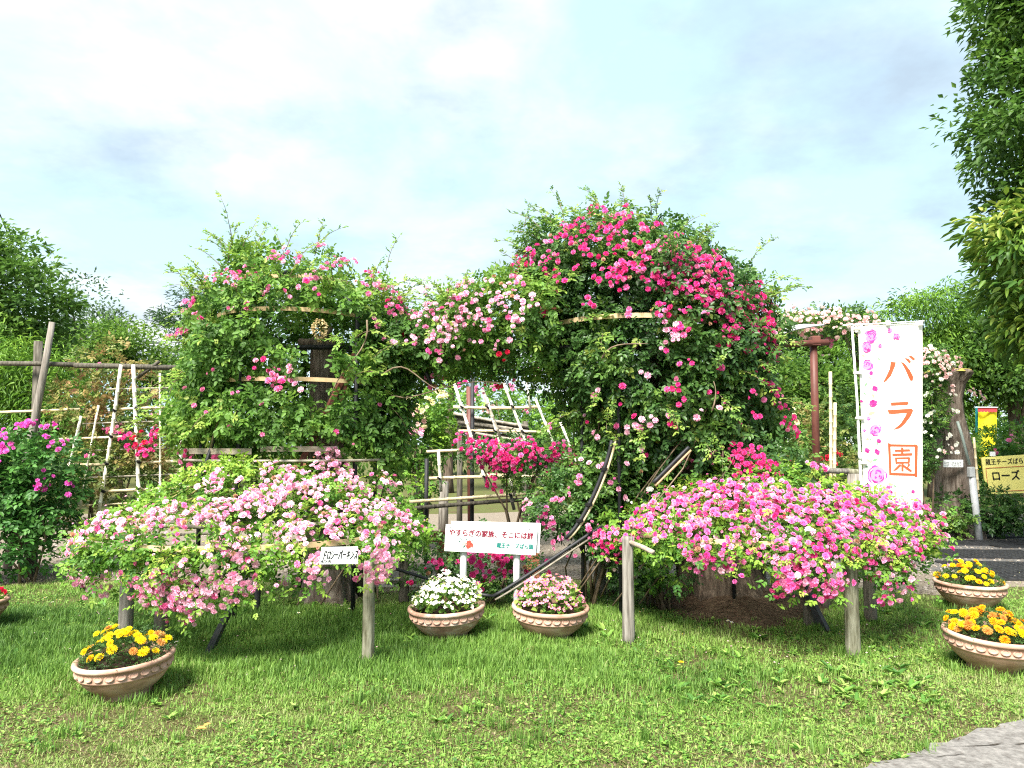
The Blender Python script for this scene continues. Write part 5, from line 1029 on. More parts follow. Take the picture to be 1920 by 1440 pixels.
p = gr(60, 1092)
shrub('rugosa_rose', 'rugosa rose bush with magenta flowers and orange hips at the left edge', (p[0] - .1, p[1]), [(p[0] - .15, p[1], 1.25, .55, .5, .42), (p[0] - .5, p[1], 1.0, .6, .5, .5), (p[0] + .05, p[1], .85, .42, .45, .4), (p[0] - .3, p[1] - .1, .45, .55, .4, .35), (p[0] - .75, p[1], 1.3, .5, .5, .4)], 2100, .062, G_rugosa, "40 805 6;55 803 5;90 805 5;15 830 6;20 840 5;85 828 4;120 840 4;10 850 4;75 900 6;80 905 4;125 918 3;60 800 4;5 820 4;100 812 3", 'magenta', 8, .036, 21, shape='oval', light=.08)
p = gr(0, 1150)
# left trellis rose with bronze leaves
lt = [(at(175, 670, 9.4)[0], 9.62, 2.45, .42, .25, .35), (at(160, 760, 9.4)[0], 9.42, 1.95, .45, .25, .4), (at(215, 780, 9.4)[0], 9.62, 1.7, .5, .25, .35), (at(170, 860, 9.4)[0], 9.40, 1.25, .55, .25, .35), (at(300, 830, 9.4)[0], 9.42, 1.45, .5, .25, .4), (at(270, 700, 9.4)[0], 9.62, 2.3, .35, .2, .22), (at(150, 940, 9.4)[0], 9.62, .8, .6, .3, .35), (at(310, 920, 9.4)[0], 9.62, .95, .5, .3, .3)]
shrub('trellis_rose', 'rose with bronze and yellow green leaves climbing the left bamboo trellis', (at(180, 1000, 9.5)[0], 9.5), lt, 2300, .052, G_bronze, "188 695 2 mid;200 808 4 mid;225 810 6 mid;240 820 6;260 830 8 red;290 825 8;280 845 6;295 810 4;250 840 5;345 815 2 mid;293 783 2 mid;270 850 5;180 855 2 mid", 'hot', 9.4, .032, 22, light=.12, stems=9)
# centre trellis rose, hot pink
ct = [(at(890, 845, 9.2)[0], 9.2, at(890, 850, 9.2)[2], .20, .2, .16), (at(950, 855, 9.2)[0], 9.2, at(950, 855, 9.2)[2], .30, .22, .2), (at(1020, 850, 9.2)[0], 9.2, at(1020, 850, 9.2)[2], .32, .22, .18), (at(1000, 890, 9.2)[0], 9.25, at(1000, 890, 9.2)[2], .42, .25, .2), (at(1080, 870, 9.2)[0], 9.2, at(1080, 880, 9.2)[2], .2, .2, .2)]
shrub('trellis_rose', 'rose heavy with hot pink flowers on the bamboo lattice seen through the arch', (at(960, 950, 9.25)[0], 9.25), ct, 900, .042, G_dark, "870 825 7;895 845 13;910 835 13;930 850 14;945 860 14;955 865 12;985 835 12;1000 840 9;1010 850 7;1040 845 9;1055 865 9;1060 850 7;935 870 9;925 890 7;930 905 9;970 865 7;1000 860 7;880 850 7;1020 860 7;1080 880 5;905 855 8;920 865 8;960 845 6;1030 870 6;940 840 6;1085 865 5;860 835 4", 'hot', 9.2, .033, 23, alt=['skirtpink', 'hot'])
# cream rose left of the lattice
cr_ = [(at(800, 760, 11)[0], 11, at(800, 765, 11)[2], .42, .4, .4), (at(780, 830, 11)[0], 11, at(780, 830, 11)[2], .5, .4, .45), (at(760, 900, 11)[0], 11, .9, .5, .4, .5), (at(840, 800, 11)[0], 11, at(840, 800, 11)[2], .3, .3, .35)]
shrub('rose_bush', 'yellow green rose bush with cream flowers seen through the arch', (at(790, 900, 11)[0], 11), cr_, 1500, .055, G_skirt, "800 757 5;815 755 5;795 785 4;770 745 3;775 780 3 blush;785 800 3 blush;760 815 3 mid;780 815 3 pale;830 745 3;765 775 3;750 800 3 pale", 'cream', 11, .045, 24, light=.05)
# pinks on stems near the lattice foot (left)
p = gr(885, 1118)
shrub('rose_bush', 'low rose bush with deep pink flowers behind the white sign', (at(890, 1100, 7.3)[0], 7.3), [(at(890, 1060, 7.3)[0], 7.3, .40, .38, .3, .30), (at(950, 1075, 7.3)[0], 7.3, .32, .32, .3, .26), (at(815, 1075, 7.3)[0], 7.3, .33, .3, .25, .28)], 850, .038, G_dark, "915 1050 8;890 1048 5;900 1060 5;835 1060 5;825 1065 4;800 1068 4;885 1050 4;930 1048 4;895 1078 3;910 1080 2;955 1075 5;945 1070 4;900 1095 3;930 1090 3;975 1070 3;1020 1068 3;985 1050 3 mid;770 1092 2;940 1055 4", 'hot', 7.3, .030, 25, alt=['skirtpink', 'hot'])
shrub('rose_bush', 'leafy rose bush with pink flowers at the foot of the right dome', (at(1100, 1100, 7.2)[0], 7.25), [(at(1120, 880, 7)[0], 7.1, 1.2, .38, .35, .3), (at(1090, 950, 7)[0], 7.1, .95, .42, .35, .28), (at(1140, 1000, 7)[0], 7.1, .72, .42, .35, .25), (at(1060, 960, 7)[0], 7.15, .85, .25, .25, .2), (at(1180, 900, 7)[0], 7.15, 1.1, .42, .3, .28)], 2600, .040, G_dark, "1085 915 3 mid;1110 1010 4 mid;1030 975 9;1025 968 6;1040 940 3 mid;1000 950 6 pale;1085 905 2 mid;1070 935 3 mid;1110 990 3 mid;1150 900 2;1180 940 2 white;1165 870 2 pale;1050 1015 3 mid;1075 1035 3 mid;1130 880 2 pale;1200 890 2 pale;1145 1070 2 blush;1160 925 2 pale;1215 920 2 white;1100 870 2 pale;1065 1000 3 skirtpink", 'skirtpink', 7, .027, 26, light=-.02)
tk = [(at(1180, 1060, 6.9)[0] + .12 * i, 7.0 + .05 * (i % 3), .52 - .05 * (i % 2), .18, .25, .30) for i in range(4)]
shrub('rose_bush', 'dark tangled rose thicket beside the thick right trunk', (1.35, 7.1), tk, 1000, .034, G_dark, "", 'hot', 7, .027, 27, light=-.12, stems=12)
# shrubs behind the lattice
shrub('rose_bush', 'rose bush with pink and red flowers at the top of the lattice', (at(1000, 850, 11.5)[0], 11.5), [(at(930, 745, 11.5)[0], 11.5, at(930, 750, 11.5)[2], .55, .4, .25), (at(1040, 800, 11.5)[0], 11.5, at(1040, 800, 11.5)[2], .5, .4, .4), (at(1100, 800, 11.5)[0], 11.5, at(1100, 800, 11.5)[2], .5, .4, .5), (at(1000, 860, 11.5)[0], 11.5, 1.2, .6, .4, .5)], 1700, .05, G_skirt, "870 725 4 hot;900 735 3 mid;925 735 3 mid;915 765 3 blush;930 790 3 blush;960 730 3 mid;985 775 3 mid;1000 715 3 blush;1030 800 3;1010 700 3 mid;890 745 3 mid", 'mid', 11.5, .04, 28, light=-.08)
shrub('rose_bush', 'yellowish leafy rose bush around bamboo stakes behind the right rail', (at(1530, 900, 10.5)[0], 10.6), [(at(1500, 800, 10.5)[0], 10.6, at(1500, 805, 10.5)[2], .5, .4, .42), (at(1570, 790, 10.5)[0], 10.6, at(1570, 790, 10.5)[2], .45, .4, .5), (at(1480, 880, 10.5)[0], 10.6, 1.1, .6, .4, .45), (at(1590, 870, 10.5)[0], 10.6, 1.2, .5, .4, .5), (at(1530, 870, 10.5)[0], 10.6, .8, .8, .4, .6)], 2300, .045, G_bronze, "1556 862 6 red;1562 858 4 red;1490 790 3 cream;1520 820 2 cream;1480 770 2 cream", 'cream', 10.5, .04, 29, light=-.06)
shrub('fern_shrub', 'feathery light green shrub in front of the yellow banner', (at(1880, 900, 15)[0], 15), [(at(1860, 840, 15)[0], 15, at(1860, 845, 15)[2], .5, .5, .42), (at(1920, 835, 15)[0], 15, at(1920, 840, 15)[2], .6, .5, .5), (at(1880, 900, 15)[0], 15, .8, .9, .5, .6)], 1600, .055, G_skirt, "1893 822 3 mid;1870 850 2 mid", 'mid', 15, .05, 30, cat='shrub', nl=7, light=-.15)
shrub('ground_shrub', 'low dark green shrub at the foot of the stump', (at(1800, 980, 12.4)[0], 12.3), [(at(1780, 960, 12.4)[0], 12.3, .42, .35, .35, .3), (at(1850, 955, 12.4)[0], 12.3, .45, .42, .35, .36), (at(1760, 975, 12.4)[0], 12.2, .25, .3, .3, .2), (at(1890, 970, 12.4)[0], 12.3, .35, .35, .3, .28)], 1100, .05, G_dark, "", 'mid', 12, .05, 31, cat='shrub', nl=7)
# blush rose over arch and stump
bl = [(at(1490, 605, 11.5)[0], 11.6, at(1490, 605, 11.5)[2], .42, .4, .16), (at(1580, 605, 11.5)[0], 11.6, at(1580, 605, 11.5)[2], .5, .4, .2), (at(1650, 640, 11.5)[0], 11.7, at(1650, 640, 11.5)[2], .3, .4, .25), (at(1750, 680, 12)[0], 12.1, at(1750, 690, 12)[2], .28, .35, .35), (at(1755, 760, 12)[0], 12.2, at(1755, 770, 12)[2], .26, .35, .5), (at(1740, 850, 12)[0], 12.2, at(1740, 850, 12)[2], .25, .3, .5)]
shrub('climbing_rose', 'blush pink climbing rose arching behind the banner onto the stump', (at(1745, 940, 12.2)[0], 12.25), bl, 2600, .048, G_dark, "1460 605 9;1480 595 12;1500 590 12;1520 595 13;1545 590 13;1565 595 12;1590 600 13;1610 605 12;1630 600 9;1640 615 8;1510 615 8;1530 610 8;1465 620 6;1580 615 8;1605 620 8;1545 632 6 mid;1560 635 4 mid;1520 630 4 mid;1550 655 3 mid;1740 660 9;1750 675 9;1760 690 8;1770 680 8;1735 675 7;1780 690 5;1790 680 6;1760 705 7;1740 740 3 white;1745 780 3 white;1785 775 3 white;1740 800 3 white;1780 735 5;1830 740 6;1820 745 4;1770 820 3 white;1775 845 3 white;1790 838 3 white;1760 850 3 white;1740 820 2 white", 'blush', 12, .040, 32, alt=['blush', 'white'])

# ================================================================== TRELLISES, FENCES, POSTS
def pole(root, a, b, r, mat, nodes=True, name='pole'):
    a, b = np.array(a, float), np.array(b, float); l = np.linalg.norm(b - a); n = max(2, int(l / .16)) if nodes else 2; pts, rr = [], []
    sag = RNG.normal(0, .006, 3) * min(1, l)
    for i in range(n + 1):
        u = i / n; p = a + (b - a) * u + sag * math.sin(PI * u)
        if nodes and 0 < i < n:
            for du, q in ((-.02, 1), (-.006, 1.22), (.006, 1.22), (.02, 1)): pts.append(p + (b - a) / l * du * .6); rr.append(r * q)
        else: pts.append(p); rr.append(r)
    one(name, lambda mb: mb.tube(pts, rr, 7), mat, root, True)
def tie(root, p, r=.03): one('tie', lambda mb: mb.tube([p + np.array([-.006, .0, -.009]), p + np.array([.006, .0, .009])], r * .95, 7), M_tie, root)
Y1 = 9.3
tr = thing('bamboo_trellis', 'bleached bamboo lattice with grey leaning post at the left', 'trellis', at(180, 1010, Y1) * np.array([1, 1, 0]))
one('post', lambda mb: mb.tube([at(98, 604, Y1 - .1), at(82, 700, Y1 - .1), at(62, 805, Y1 - .1), np.array([at(30, 900, Y1)[0], Y1 - .1, -.05])], [.034, .04, .046, .05], 10, wob=.03, seed=2), M_logg, tr, True)
one('post', lambda mb: mb.tube([at(72, 640, Y1 + .15), np.array([at(66, 900, Y1 + .15)[0], Y1 + .15, -.05])], .05, 9), M_logd, tr, True)
one('top_rail', lambda mb: mb.tube([at(-40, 681, Y1), at(75, 682, Y1), at(140, 684, Y1)], .03, 8), M_logd, tr, True); one('top_rail', lambda mb: mb.tube([at(140, 685, Y1), at(240, 687, Y1), at(345, 690, Y1)], .032, 8), M_logd, tr, True)
one('knee_brace', lambda mb: mb.tube([at(298, 678, Y1 - .03), at(258, 708, Y1 + .05)], .022, 7), M_logd, tr, True)
one('post', lambda mb: mb.tube([at(62, 960, Y1 - .4), np.array([at(62, 960, Y1 - .4)[0], Y1 - .4, -.05])], .07, 9), M_logd, tr, True)
for x0, y0, x1, y1, r, m in ((-30, 774, 150, 767, .020, M_bamboo), (225, 767, 325, 763, .02, M_bamboo), (95, 824, 260, 817, .019, M_bamboo), (260, 818, 345, 812, .017, M_bamboo), (95, 873, 200, 871, .022, M_bamboo), (255, 868, 400, 862, .021, M_bamboo), (130, 925, 400, 911, .022, M_bamboo), (60, 998, 240, 990, .02, M_bamboo), (60, 1004, 180, 1002, .022, M_logd), (100, 1008, 420, 1000, .02, M_logd), (150, 795, 330, 790, .011, M_bambd), (120, 846, 340, 840, .011, M_bambd), (110, 898, 360, 888, .012, M_bambd), (200, 730, 330, 727, .012, M_bambd), (110, 950, 330, 938, .014, M_bamboo)): pole(tr, at(x0, y0, Y1), at(x1, y1, Y1), r * .78, m)
for x0, y0, x1, y1, r in ((227, 684, 184, 968, .020), (250, 684, 262, 965, .022), (152, 780, 104, 975, .017), (340, 800, 335, 962, .018), (300, 700, 300, 950, .013), (185, 760, 150, 960, .012)): pole(tr, at(x0, y0, Y1 - .06), at(x1, y1, Y1 - .06), r, M_bambp)
for x, y in ((214, 769), (256, 766), (208, 818), (259, 817), (200, 869), (260, 866), (193, 921), (261, 917), (337, 913), (124, 873), (70, 762)): tie(tr, at(x, y, Y1 - .08))
Y2 = 9.75
tr = thing('bamboo_lattice', 'bamboo lattice of slanting and level poles seen through the arch', 'trellis', at(950, 960, Y2) * np.array([1, 1, 0]))
for x0, y0, x1, y1, r, m in ((850, 763, 1010, 763, .020, M_bamboo), (860, 808, 1015, 810, .016, M_bamboo), (800, 847, 872, 844, .019, M_bamboo), (805, 897, 925, 894, .021, M_bamboo), (930, 894, 1112, 890, .021, M_bamboo), (768, 941, 1125, 917, .022, M_bamboo), (765, 954, 1060, 932, .026, M_logd), (900, 890, 950, 890, .014, M_bamboo)): pole(tr, at(x0, y0, Y2), at(x1, y1, Y2), r, m)
for x0, y0, x1, y1, r, m in ((852, 720, 915, 917, .020, M_bambp), (905, 732, 940, 830, .022, M_bambd), (912, 745, 965, 930, .018, M_bambp), (942, 712, 1022, 923, .018, M_bambp), (1004, 748, 1072, 915, .016, M_bambp), (822, 846, 827, 922, .020, M_bambp), (1050, 790, 1100, 915, .016, M_bambp), (957, 925, 964, 956, .022, M_log), (985, 705, 995, 770, .014, M_bambp)): pole(tr, at(x0, y0, Y2 - .05), at(x1, y1, Y2 - .05), r, m)
for x, y in ((866, 763), (913, 763), (961, 762), (888, 810), (928, 808), (980, 809), (823, 897), (908, 894), (1010, 891), (1060, 890), (957, 928)): tie(tr, at(x, y, Y2 - .08), .028)
for x, y0 in ((886, 700), (800, 860)):
    q = at(x, y0, Y2 + .1); one('post', lambda mb: mb.tube([q, (q[0], q[1], -.05)], .026, 8), M_pipe, tr, True)
one('post', lambda mb: mb.tube([at(880, 725, Y2 + .3), np.array([at(884, 900, Y2 + .3)[0], Y2 + .3, -.05])], .04, 8), M_rust, tr, True)
# black netting rolls stacked behind the lattice
t = thing('pole_stack', 'pile of dark bamboo poles lying behind the lattice', 'poles', at(930, 830, 10.6) * np.array([1, 1, 0]))
for i in range(9):
    a = at(850 + 3 * i, 775 + 5.5 * i, 10.6 + .05 * (i % 3)); b = at(990 + 2 * i, 800 + 5 * i, 10.7 + .05 * (i % 2)); pole(t, a, b, .022, M_logd if i % 2 else M_bambd)
for x in (862, 985): one('support', lambda mb: mb.tube([(at(x, 800, 10.75)[0], 10.8, -.05), (at(x, 800, 10.75)[0], 10.8, at(x, 790, 10.8)[2])], .04, 8), M_logd, t, True)
# timber bits
t = thing('timber_rail', 'reddish brown timber rail end beside the white sign', 'rail', gr(820, 1040 + 40)); Yt = 8.2
one('rail', lambda mb: mb.box((at(787, 1005, Yt) + at(865, 1006, Yt)) / 2, (.46, .10, .11), bev=.008), M_timber, t)
one('post', lambda mb: mb.box(np.array([at(832, 1040, Yt)[0], Yt, at(832, 1012, Yt)[2] / 2 - .03]), (.13, .10, at(832, 1012, Yt)[2] + .06), bev=.008), M_timber, t)
one('post', lambda mb: mb.box(np.array([at(1000, 1040, Yt)[0], Yt + .1, .22]), (.13, .10, .5), bev=.008), M_timber, t)
t = thing('plank_step', 'weathered planks laid on the ground behind the left bowl of begonias', 'planks', gr(745, 1108))
for i, (x0, y0, x1, y1) in enumerate(((700, 1100, 780, 1104), (706, 1109, 782, 1113))): a, b = gr(x0, y0), gr(x1, y1); one('plank', lambda mb: mb.box(((a[0] + b[0]) / 2, (a[1] + b[1]) / 2, .05 - .02 * i), (np.linalg.norm(b - a), .14, .08), bev=.006), M_boardg, t)
for lab, x, y0, yb, r, Y in (('thick grey post left of the bamboo lattice', 787, 872, 985, .075, 11.6), ('short grey post behind the left end of the lattice', 832, 903, 968, .085, 13.5), ('brown post behind the right end of the white sign', 1002, 935, 1000, .06, 10.0)):
    q = at(x, y0, Y); t = thing('wooden_post', lab, 'post', (q[0], q[1], 0)); one('post', lambda mb: mb.tube([(q[0], q[1], -.05), (q[0], q[1], q[2] * .5), (q[0], q[1], q[2] - .01), (q[0], q[1], q[2])], [r, r, r * .97, r * .85], 12, wob=.03, seed=4), M_boardg if x > 900 else M_log, t, True)
    if x > 900: one('notice', lambda mb: mb.box(at(1012, 950, Y - .1), (.2, .008, .14)), M_white, t)
# log fence behind right roses
t = thing('log_fence', 'low pale log fence behind the bright pink roses', 'fence', at(1540, 960, 8.8) * np.array([1, 1, 0])); Yf = 8.8
one('rail', lambda mb: mb.tube([at(1462, 878, Yf), at(1530, 882, Yf), at(1598, 884, Yf)], .032, 9, wob=.05, seed=1), M_log, t, True)
one('rail', lambda mb: mb.tube([at(1590, 884, Yf), at(1622, 887, Yf)], .036, 9), M_logm, t, True)
for x, y0, r in ((1601, 888, .075), (1616, 890, .055), (1488, 886, .05)): q = at(x, y0, Yf); one('post', lambda mb: mb.tube([(q[0], q[1], -.05), (q[0], q[1], q[2])], r, 11, wob=.04, seed=int(x)), M_log if x < 1610 else M_logm, t, True)
# rusty pipe post with arm
t = thing('pipe_post', 'rust brown pipe post with a level pipe arm beside the right dome', 'post', at(1530, 1000, 8.4) * np.array([1, 1, 0])); Yp = 8.4; q = at(1525, 640, Yp)
one('post', lambda mb: mb.tube([(at(1531, 890, Yp)[0], Yp, -.05), (at(1528, 760, Yp)[0], Yp, 1.9), tuple(q)], .040, 12), M_rust, t, True)
one('arm', lambda mb: mb.tube([at(1395, 648, Yp - .06), at(1553, 642, Yp - .06)], .035, 12), M_rust, t, True)
one('clamp', lambda mb: mb.box(at(1527, 640, Yp - .03), (.09, .12, .11), bev=.01), M_rust, t)
for i in range(3): one('pipe', lambda mb: mb.tube(arc3([(1450, 634 - 2 * i), (1490, 618 - 3 * i), (1545 - 8 * i, 609 + i)], Yp + .1 * i, 8), .013, 6), M_metalg, t, True)
# bamboo stakes by the yellowish bush
t = thing('bamboo_stakes', 'pair of bamboo stakes standing in the yellowish bush', 'stakes', at(1555, 900, 10.2) * np.array([1, 1, 0]))
for x0, y0, x1, y1 in ((1557, 697, 1549, 860), (1566, 755, 1560, 900)): b = at(x1, y1, 10.2); pole(t, at(x0, y0, 10.2), (b[0], 10.2, -.05), .022, M_bamboo)
# stump with conduit
Yst = 12.6; sb = at(1795, 960, Yst); st = thing('tree_stump', 'tall weathered stump with mossy flared top at right', 'stump', (sb[0], Yst, 0)); zt = at(1795, 697, Yst)[2]
def stp(mb):
    n = 30; zs = [-.05, .15, .5, .9, 1.3, 1.7, 2.0, zt - .45, zt - .2, zt - .05, zt]; rs = [.40, .36, .33, .33, .31, .24, .19, .18, .24, .34, .36]; vs = []
    for z, r in zip(zs, rs):
        for k in range(n): th = 2 * PI * k / n; q = r * (1 + .07 * math.sin(7 * th + z) + .05 * math.sin(13 * th + 2 * z)); vs.append((sb[0] - .05 * z / zt + q * math.cos(th), Yst + q * math.sin(th), z + (.02 * math.sin(3 * th) if z == zt else 0)))
    mb.add(vs, [(i * n + k, i * n + (k + 1) % n, (i + 1) * n + (k + 1) % n, (i + 1) * n + k) for i in range(len(zs) - 1) for k in range(n)] + [tuple((len(zs) - 1) * n + k for k in range(n))])
one('trunk', stp, M_bark, st, True)
mb = MB(); mb.lathe([(.36, -.02), (.33, .025), (.15, .035), (.0, .03)], 22, (sb[0] - .05, Yst, zt)); part('moss_cap', mb, pmat('moss', (.30, .24, .05), .95, .05, .8, (.42, .36, .10), 25), st, True)
name_board('small white name plate fixed on the tall stump', [(1769, 876), (1806, 876), (1806, 862), (1769, 862)], Yst - .42, [('ロザ・フォルテ', 1771, 870, 31 * 12.2 * k_, 4 * 12.2 * k_, M_metalg), ('・ザ・フォレスト', 1773, 864.6 + 10, 28 * 12.2 * k_, 4 * 12.2 * k_, M_metalg)])
t = thing('conduit_pole', 'grey conduit with junction box leaning on the tall stump', 'pole', (at(1835, 985, 12.05)[0], 12.05, 0))
one('conduit', lambda mb: mb.tube([at(1795, 790, 12.1), at(1803, 815, 12.08), at(1818, 872, 12.05)], .022, 8), pmat('conduit_green', (.30, .36, .33), .5), t, True)
one('junction_box', lambda mb: mb.box(at(1821, 885, 12.03), (.085, .07, .16), bev=.01), M_metalg, t); one('post', lambda mb: mb.tube([at(1823, 895, 12.05), (at(1835, 985, 12.05)[0], 12.05, -.05)], [.05, .055], 10), M_metalg, t, True)
t = thing('bamboo_stake', 'single thin bamboo stake between the stump and the yellow sign', 'stake', (at(1838, 980, 12.3)[0], 12.3, 0)); pole(t, at(1826, 820, 12.3), (at(1839, 960, 12.3)[0], 12.3, -.05), .018, M_bamboo)

# ================================================================== RUBBER MATS
def mat_(label, c, w, d, rz, z=.012):
    t = thing('rubber_mat', label, 'mat', (c[0], c[1], 0), 'black rubber grid mats on the track'); R = Matrix.Rotation(rz, 3, 'Z'); nx, ny = int(w / .09), int(d / .09)
    def bars(mb):
        for i in range(nx + 1): mb.box(Vector((c[0], c[1], z)) + R @ Vector((-w / 2 + w * i / nx, 0, 0)), (.022, d, .022), R=R)
    def bars2(mb):
        for j in range(ny + 1): mb.box(Vector((c[0], c[1], z + .003)) + R @ Vector((0, -d / 2 + d * j / ny, 0)), (w, .022, .022), R=R)
    one('grid', bars, M_dark, t, kind='stuff'); one('grid', bars2, M_dark, t, kind='stuff')
    one('base_sheet', lambda mb: mb.box(Vector((c[0], c[1], z - .008)), (w, d, .006), R=R), M_dark, t)
for lab, px, py, w, d, rz in (('black rubber grid mat nearest the bowl of yellow marigolds', 1925, 1073, 1.5, 1.3, -.12), ('black rubber grid mat along the middle of the track', 1835, 1041, 1.5, .75, -.08), ('black rubber grid mat at the far side of the track', 1815, 1020, 1.6, .5, -.05), ('black rubber grid mat at the right edge of the track', 1920, 1022, 1.2, .7, .04), ('thin dark mat strip farthest back on the track', 1900, 1006, 1.8, .45, 0)):
    g = gr(px, py); mat_(lab, g, w, d, rz, .016)
# pebbles along the lawn edge
def pebbles(n):
    x = RNG.uniform(-7, 9, n); y = EY(x) + np.abs(RNG.normal(0, 2.2, n)) + .05; s = RNG.uniform(.008, .022, n) ; T = np.array([(1, 0, 0), (-1, 0, 0), (0, 1, 0), (0, -1, 0), (0, 0, .7), (0, 0, -.3)]); F_ = np.array([(0, 2, 4), (2, 1, 4), (1, 3, 4), (3, 0, 4)])
    a = RNG.uniform(0, 6.28, n); ca, sa = np.cos(a), np.sin(a); V = np.stack([T[None, :, 0] * ca[:, None] - T[None, :, 1] * sa[:, None], T[None, :, 0] * sa[:, None] + T[None, :, 1] * ca[:, None], np.broadcast_to(T[None, :, 2], (n, 6))], 2) * s[:, None, None] * RNG.uniform(.6, 1.3, (n, 1, 3)) + np.stack([x, y, np.full(n, .008)], 1)[:, None]
    o = obj('pebbles', np_mesh('pebbles', V.reshape(-1, 3), (F_[None] + (np.arange(n) * 6)[:, None, None]).reshape(-1, 3), leafmat('pebble', [(.10, .08, .06), (.20, .17, .14), (.32, .28, .24)], .0, .9, .1), np.repeat(RNG.random(n), 6))); tag(o, 'loose pebbles on the gravel yard', 'pebbles', kind='stuff')
pebbles(14000)

# ================================================================== UTILITY POLE AND WIRES
Yu = 34.0; ub = at(94, 800, Yu); up = thing('utility_pole', 'grey utility pole with crossarms behind the left trellis', 'utility pole', (ub[0], Yu, 0))
one('pole', lambda mb: mb.tube([(ub[0], Yu, -.1), at(93, 598, Yu)], [.17, .13], 10), M_metalg, up, True)
for y, w in ((607, 1.6), (634, 1.5)):
    one('crossarm', lambda mb: mb.box(at(93, y, Yu - .2), (w, .1, .1), bev=.01), M_metalg, up)
    for dx in (-.42, -.2, .2, .42): q = at(93, y, Yu - .2) + np.array([dx * w, 0, .12]); one('insulator', lambda mb: mb.tube([q - np.array([0, 0, .08]), q, q + np.array([0, 0, .06])], [.03, .06, .03], 7), M_white if y > 620 else M_metalg, up, True)
q = at(112, 637, Yu - .25); one('transformer', lambda mb: mb.lathe([(.0, -.3), (.17, -.28), (.18, .0), (.17, .22), (.0, .26)], 12, tuple(q)), M_dark, up, True)
for lab, a, b in (('black cable descending from the upper left to the utility pole', (-60, 255, 16), (100, 606, Yu - .2)), ('lower black cable reaching the utility pole from the left edge', (-60, 545, 20), (78, 634, Yu - .2)), ('level black cable running right from the utility pole', (108, 634, Yu - .2), (420, 632, 40)), ('thin black cable sagging low right of the utility pole', (108, 634, Yu - .2), (420, 700, 30))):
    A_, B_ = at(*a), at(*b); pts = [A_ + (B_ - A_) * u - np.array([0, 0, .5 * 4 * u * (1 - u)]) * .6 for u in np.linspace(0, 1, 12)]; mb = MB(); mb.tube(pts, .018, 5); o = obj('power_cable', mb.mesh('power_cable', M_pipe, True)); tag(o, lab, 'cable', 'cables of the utility pole')
# white sheds in the distance behind the right dome
t = thing('white_shed', 'white shed wall showing through leaves behind the right dome', 'shed', at(1430, 830, 24) * np.array([1, 1, 0])); q = at(1430, 830, 24)
one('wall', lambda mb: mb.box((q[0], 24.8, .95), (1.7, 1.4, 1.9)), M_white, t); one('roof', lambda mb: mb.box((q[0], 24.8, 1.97), (1.95, 1.65, .12), bev=.02), M_metalg, t)
# fallen petals under the two spreading roses
def petals(n):
    xs_, ys_ = [], []
    for c, k in ((RL, .5), ((2.12, 6.85), .5)):
        a = RNG.uniform(0, 2 * PI, n // 2); r = np.sqrt(RNG.uniform(.1, 1.35, n // 2)) * 1.45; xs_.append(c[0] + r * np.cos(a)); ys_.append(c[1] + r * np.sin(a))
    x, y = np.concatenate(xs_), np.concatenate(ys_); m = len(x); az = RNG.uniform(0, 2 * PI, m)
    arr = [leaf_arrays(np.stack([x, y, RNG.uniform(.012, .05, m)], 1), np.stack([np.cos(az), np.sin(az), RNG.uniform(-.2, .3, m)], 1), RNG.normal(0, .3, (m, 3)) + np.array([0, 0, 1]), RNG.uniform(.010, .018, m), RNG.uniform(.009, .014, m), RNG.random(m))]
    o = leaf_obj('fallen_petals', arr, leafmat('petal_fallen', [(.85, .50, .62), (.88, .66, .72), (.84, .30, .48)], .2, .7), None); tag(o, 'pink petals fallen on the grass under the spreading roses', 'petals', kind='stuff')
petals(420)

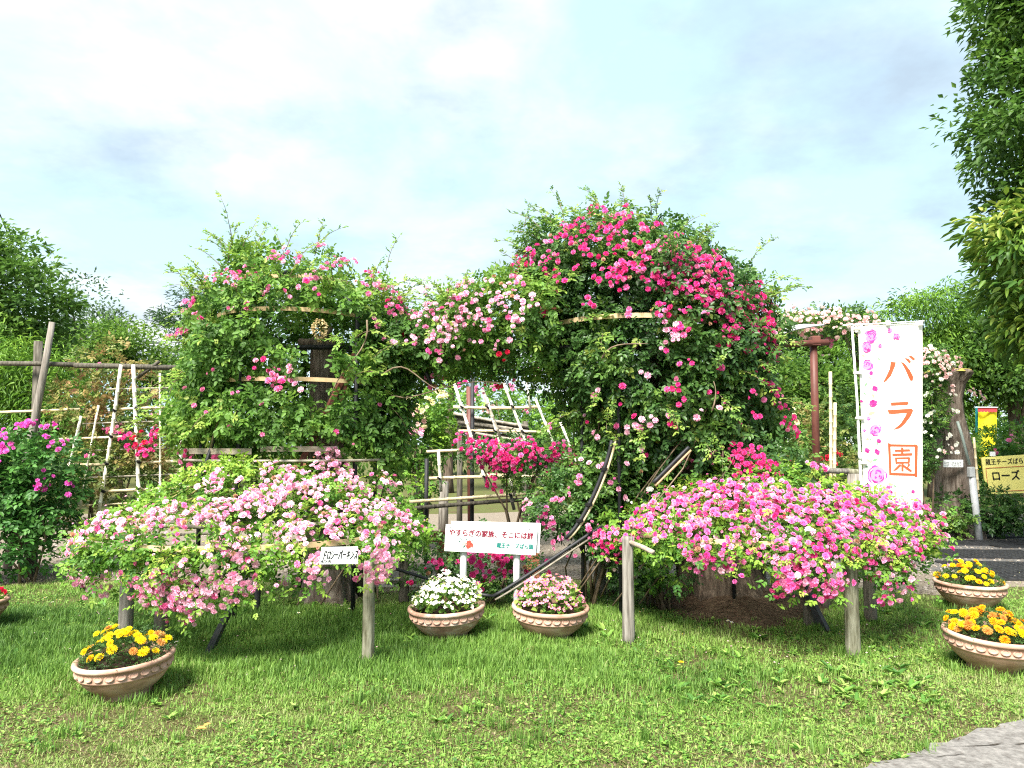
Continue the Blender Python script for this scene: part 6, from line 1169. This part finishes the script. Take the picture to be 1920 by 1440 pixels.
# loose soil crumbs and dry clippings in the lawn's thin patches
def crumbs(n):
    y = 3.0 + 4.2 * RNG.random(n) ** 1.3; x = RNG.uniform(-1, 1, n) * (y * .70 + .3); P3 = np.stack([x, y, np.zeros(n)], 1)
    k = (fbm(P3, 1.9, 5, 4) < .47) & ~in_poly(x, y, PAVE)
    for bx_, by_, br_ in BOWLS: k &= np.hypot(x - bx_, y - by_) > br_ * .7
    P3 = P3[k]; m = len(P3); T = np.array([(1, 0, 0), (-.4, .9, 0), (-.5, -.8, 0), (0, 0, .8)]); F_ = np.array([(0, 1, 3), (1, 2, 3), (2, 0, 3)]); a = RNG.uniform(0, 6.28, m); ca, sa = np.cos(a), np.sin(a); sz = RNG.uniform(.003, .010, m)
    V = np.stack([T[None, :, 0] * ca[:, None] - T[None, :, 1] * sa[:, None], T[None, :, 0] * sa[:, None] + T[None, :, 1] * ca[:, None], np.broadcast_to(T[None, :, 2], (m, 4))], 2) * sz[:, None, None] + P3[:, None]
    o = obj('soil_crumbs', np_mesh('soil_crumbs', V.reshape(-1, 3), (F_[None] + (np.arange(m) * 4)[:, None, None]).reshape(-1, 3), leafmat('soil_crumb', [(.05, .034, .022), (.11, .078, .05), (.20, .15, .10)], .0, .95, .05), np.repeat(RNG.random(m), 4))); tag(o, 'brown soil crumbs in the bare spots of the lawn', 'soil', kind='stuff')
    m = 16000; y = 3.0 + 4.0 * RNG.random(m) ** 1.3; x = RNG.uniform(-1, 1, m) * (y * .70 + .3); k = ~in_poly(x, y, PAVE)
    for bx_, by_, br_ in BOWLS: k &= np.hypot(x - bx_, y - by_) > br_ * .7
    x, y = x[k], y[k]; m = len(x); az = RNG.uniform(0, 6.28, m)
    o = leaf_obj('grass_clippings', [leaf_arrays(np.stack([x, y, RNG.uniform(.006, .028, m)], 1), np.stack([np.cos(az), np.sin(az), RNG.normal(0, .15, m)], 1), RNG.normal(0, .2, (m, 3)) + np.array([0, 0, 1]), RNG.uniform(.02, .05, m), RNG.uniform(.002, .004, m), RNG.random(m), 'diamond')], leafmat('dry_clipping', [(.22, .17, .08), (.34, .28, .14), (.20, .22, .08)], .2, .8), None); tag(o, 'dry straw clippings lying on the lawn', 'clippings', kind='stuff')
crumbs(40000)

# dried flower bunch hanging from the upper hoop of the left dome
tp = at(600, 592, 6.62); db = thing('dried_bunch', 'straw coloured dried flower bunch hanging inside the left dome', 'dried flowers', tp)
m = 260; u = RNG.random(m); wd = .055 * np.sin(np.clip(u * 1.05 + .05, 0, 1) * PI) ** .7; an = RNG.uniform(0, 6.28, m); P = tp + np.stack([wd * np.cos(an), wd * np.sin(an), -.03 - .19 * u], 1)
leaf_obj('florets', [leaf_arrays(P, np.stack([np.cos(an), np.sin(an), RNG.normal(-.4, .4, m)], 1), RNG.normal(0, .5, (m, 3)) + np.array([0, -.5, .6]), RNG.uniform(.016, .03, m), RNG.uniform(.010, .018, m), RNG.random(m))], leafmat('dried_flower', [(.38, .27, .12), (.58, .45, .22), (.68, .56, .32)], .3, .8), db)
one('string', lambda mb: mb.tube([tp + np.array([0, 0, .07]), tp + np.array([0, 0, -.06])], .003, 5), M_tie, db)
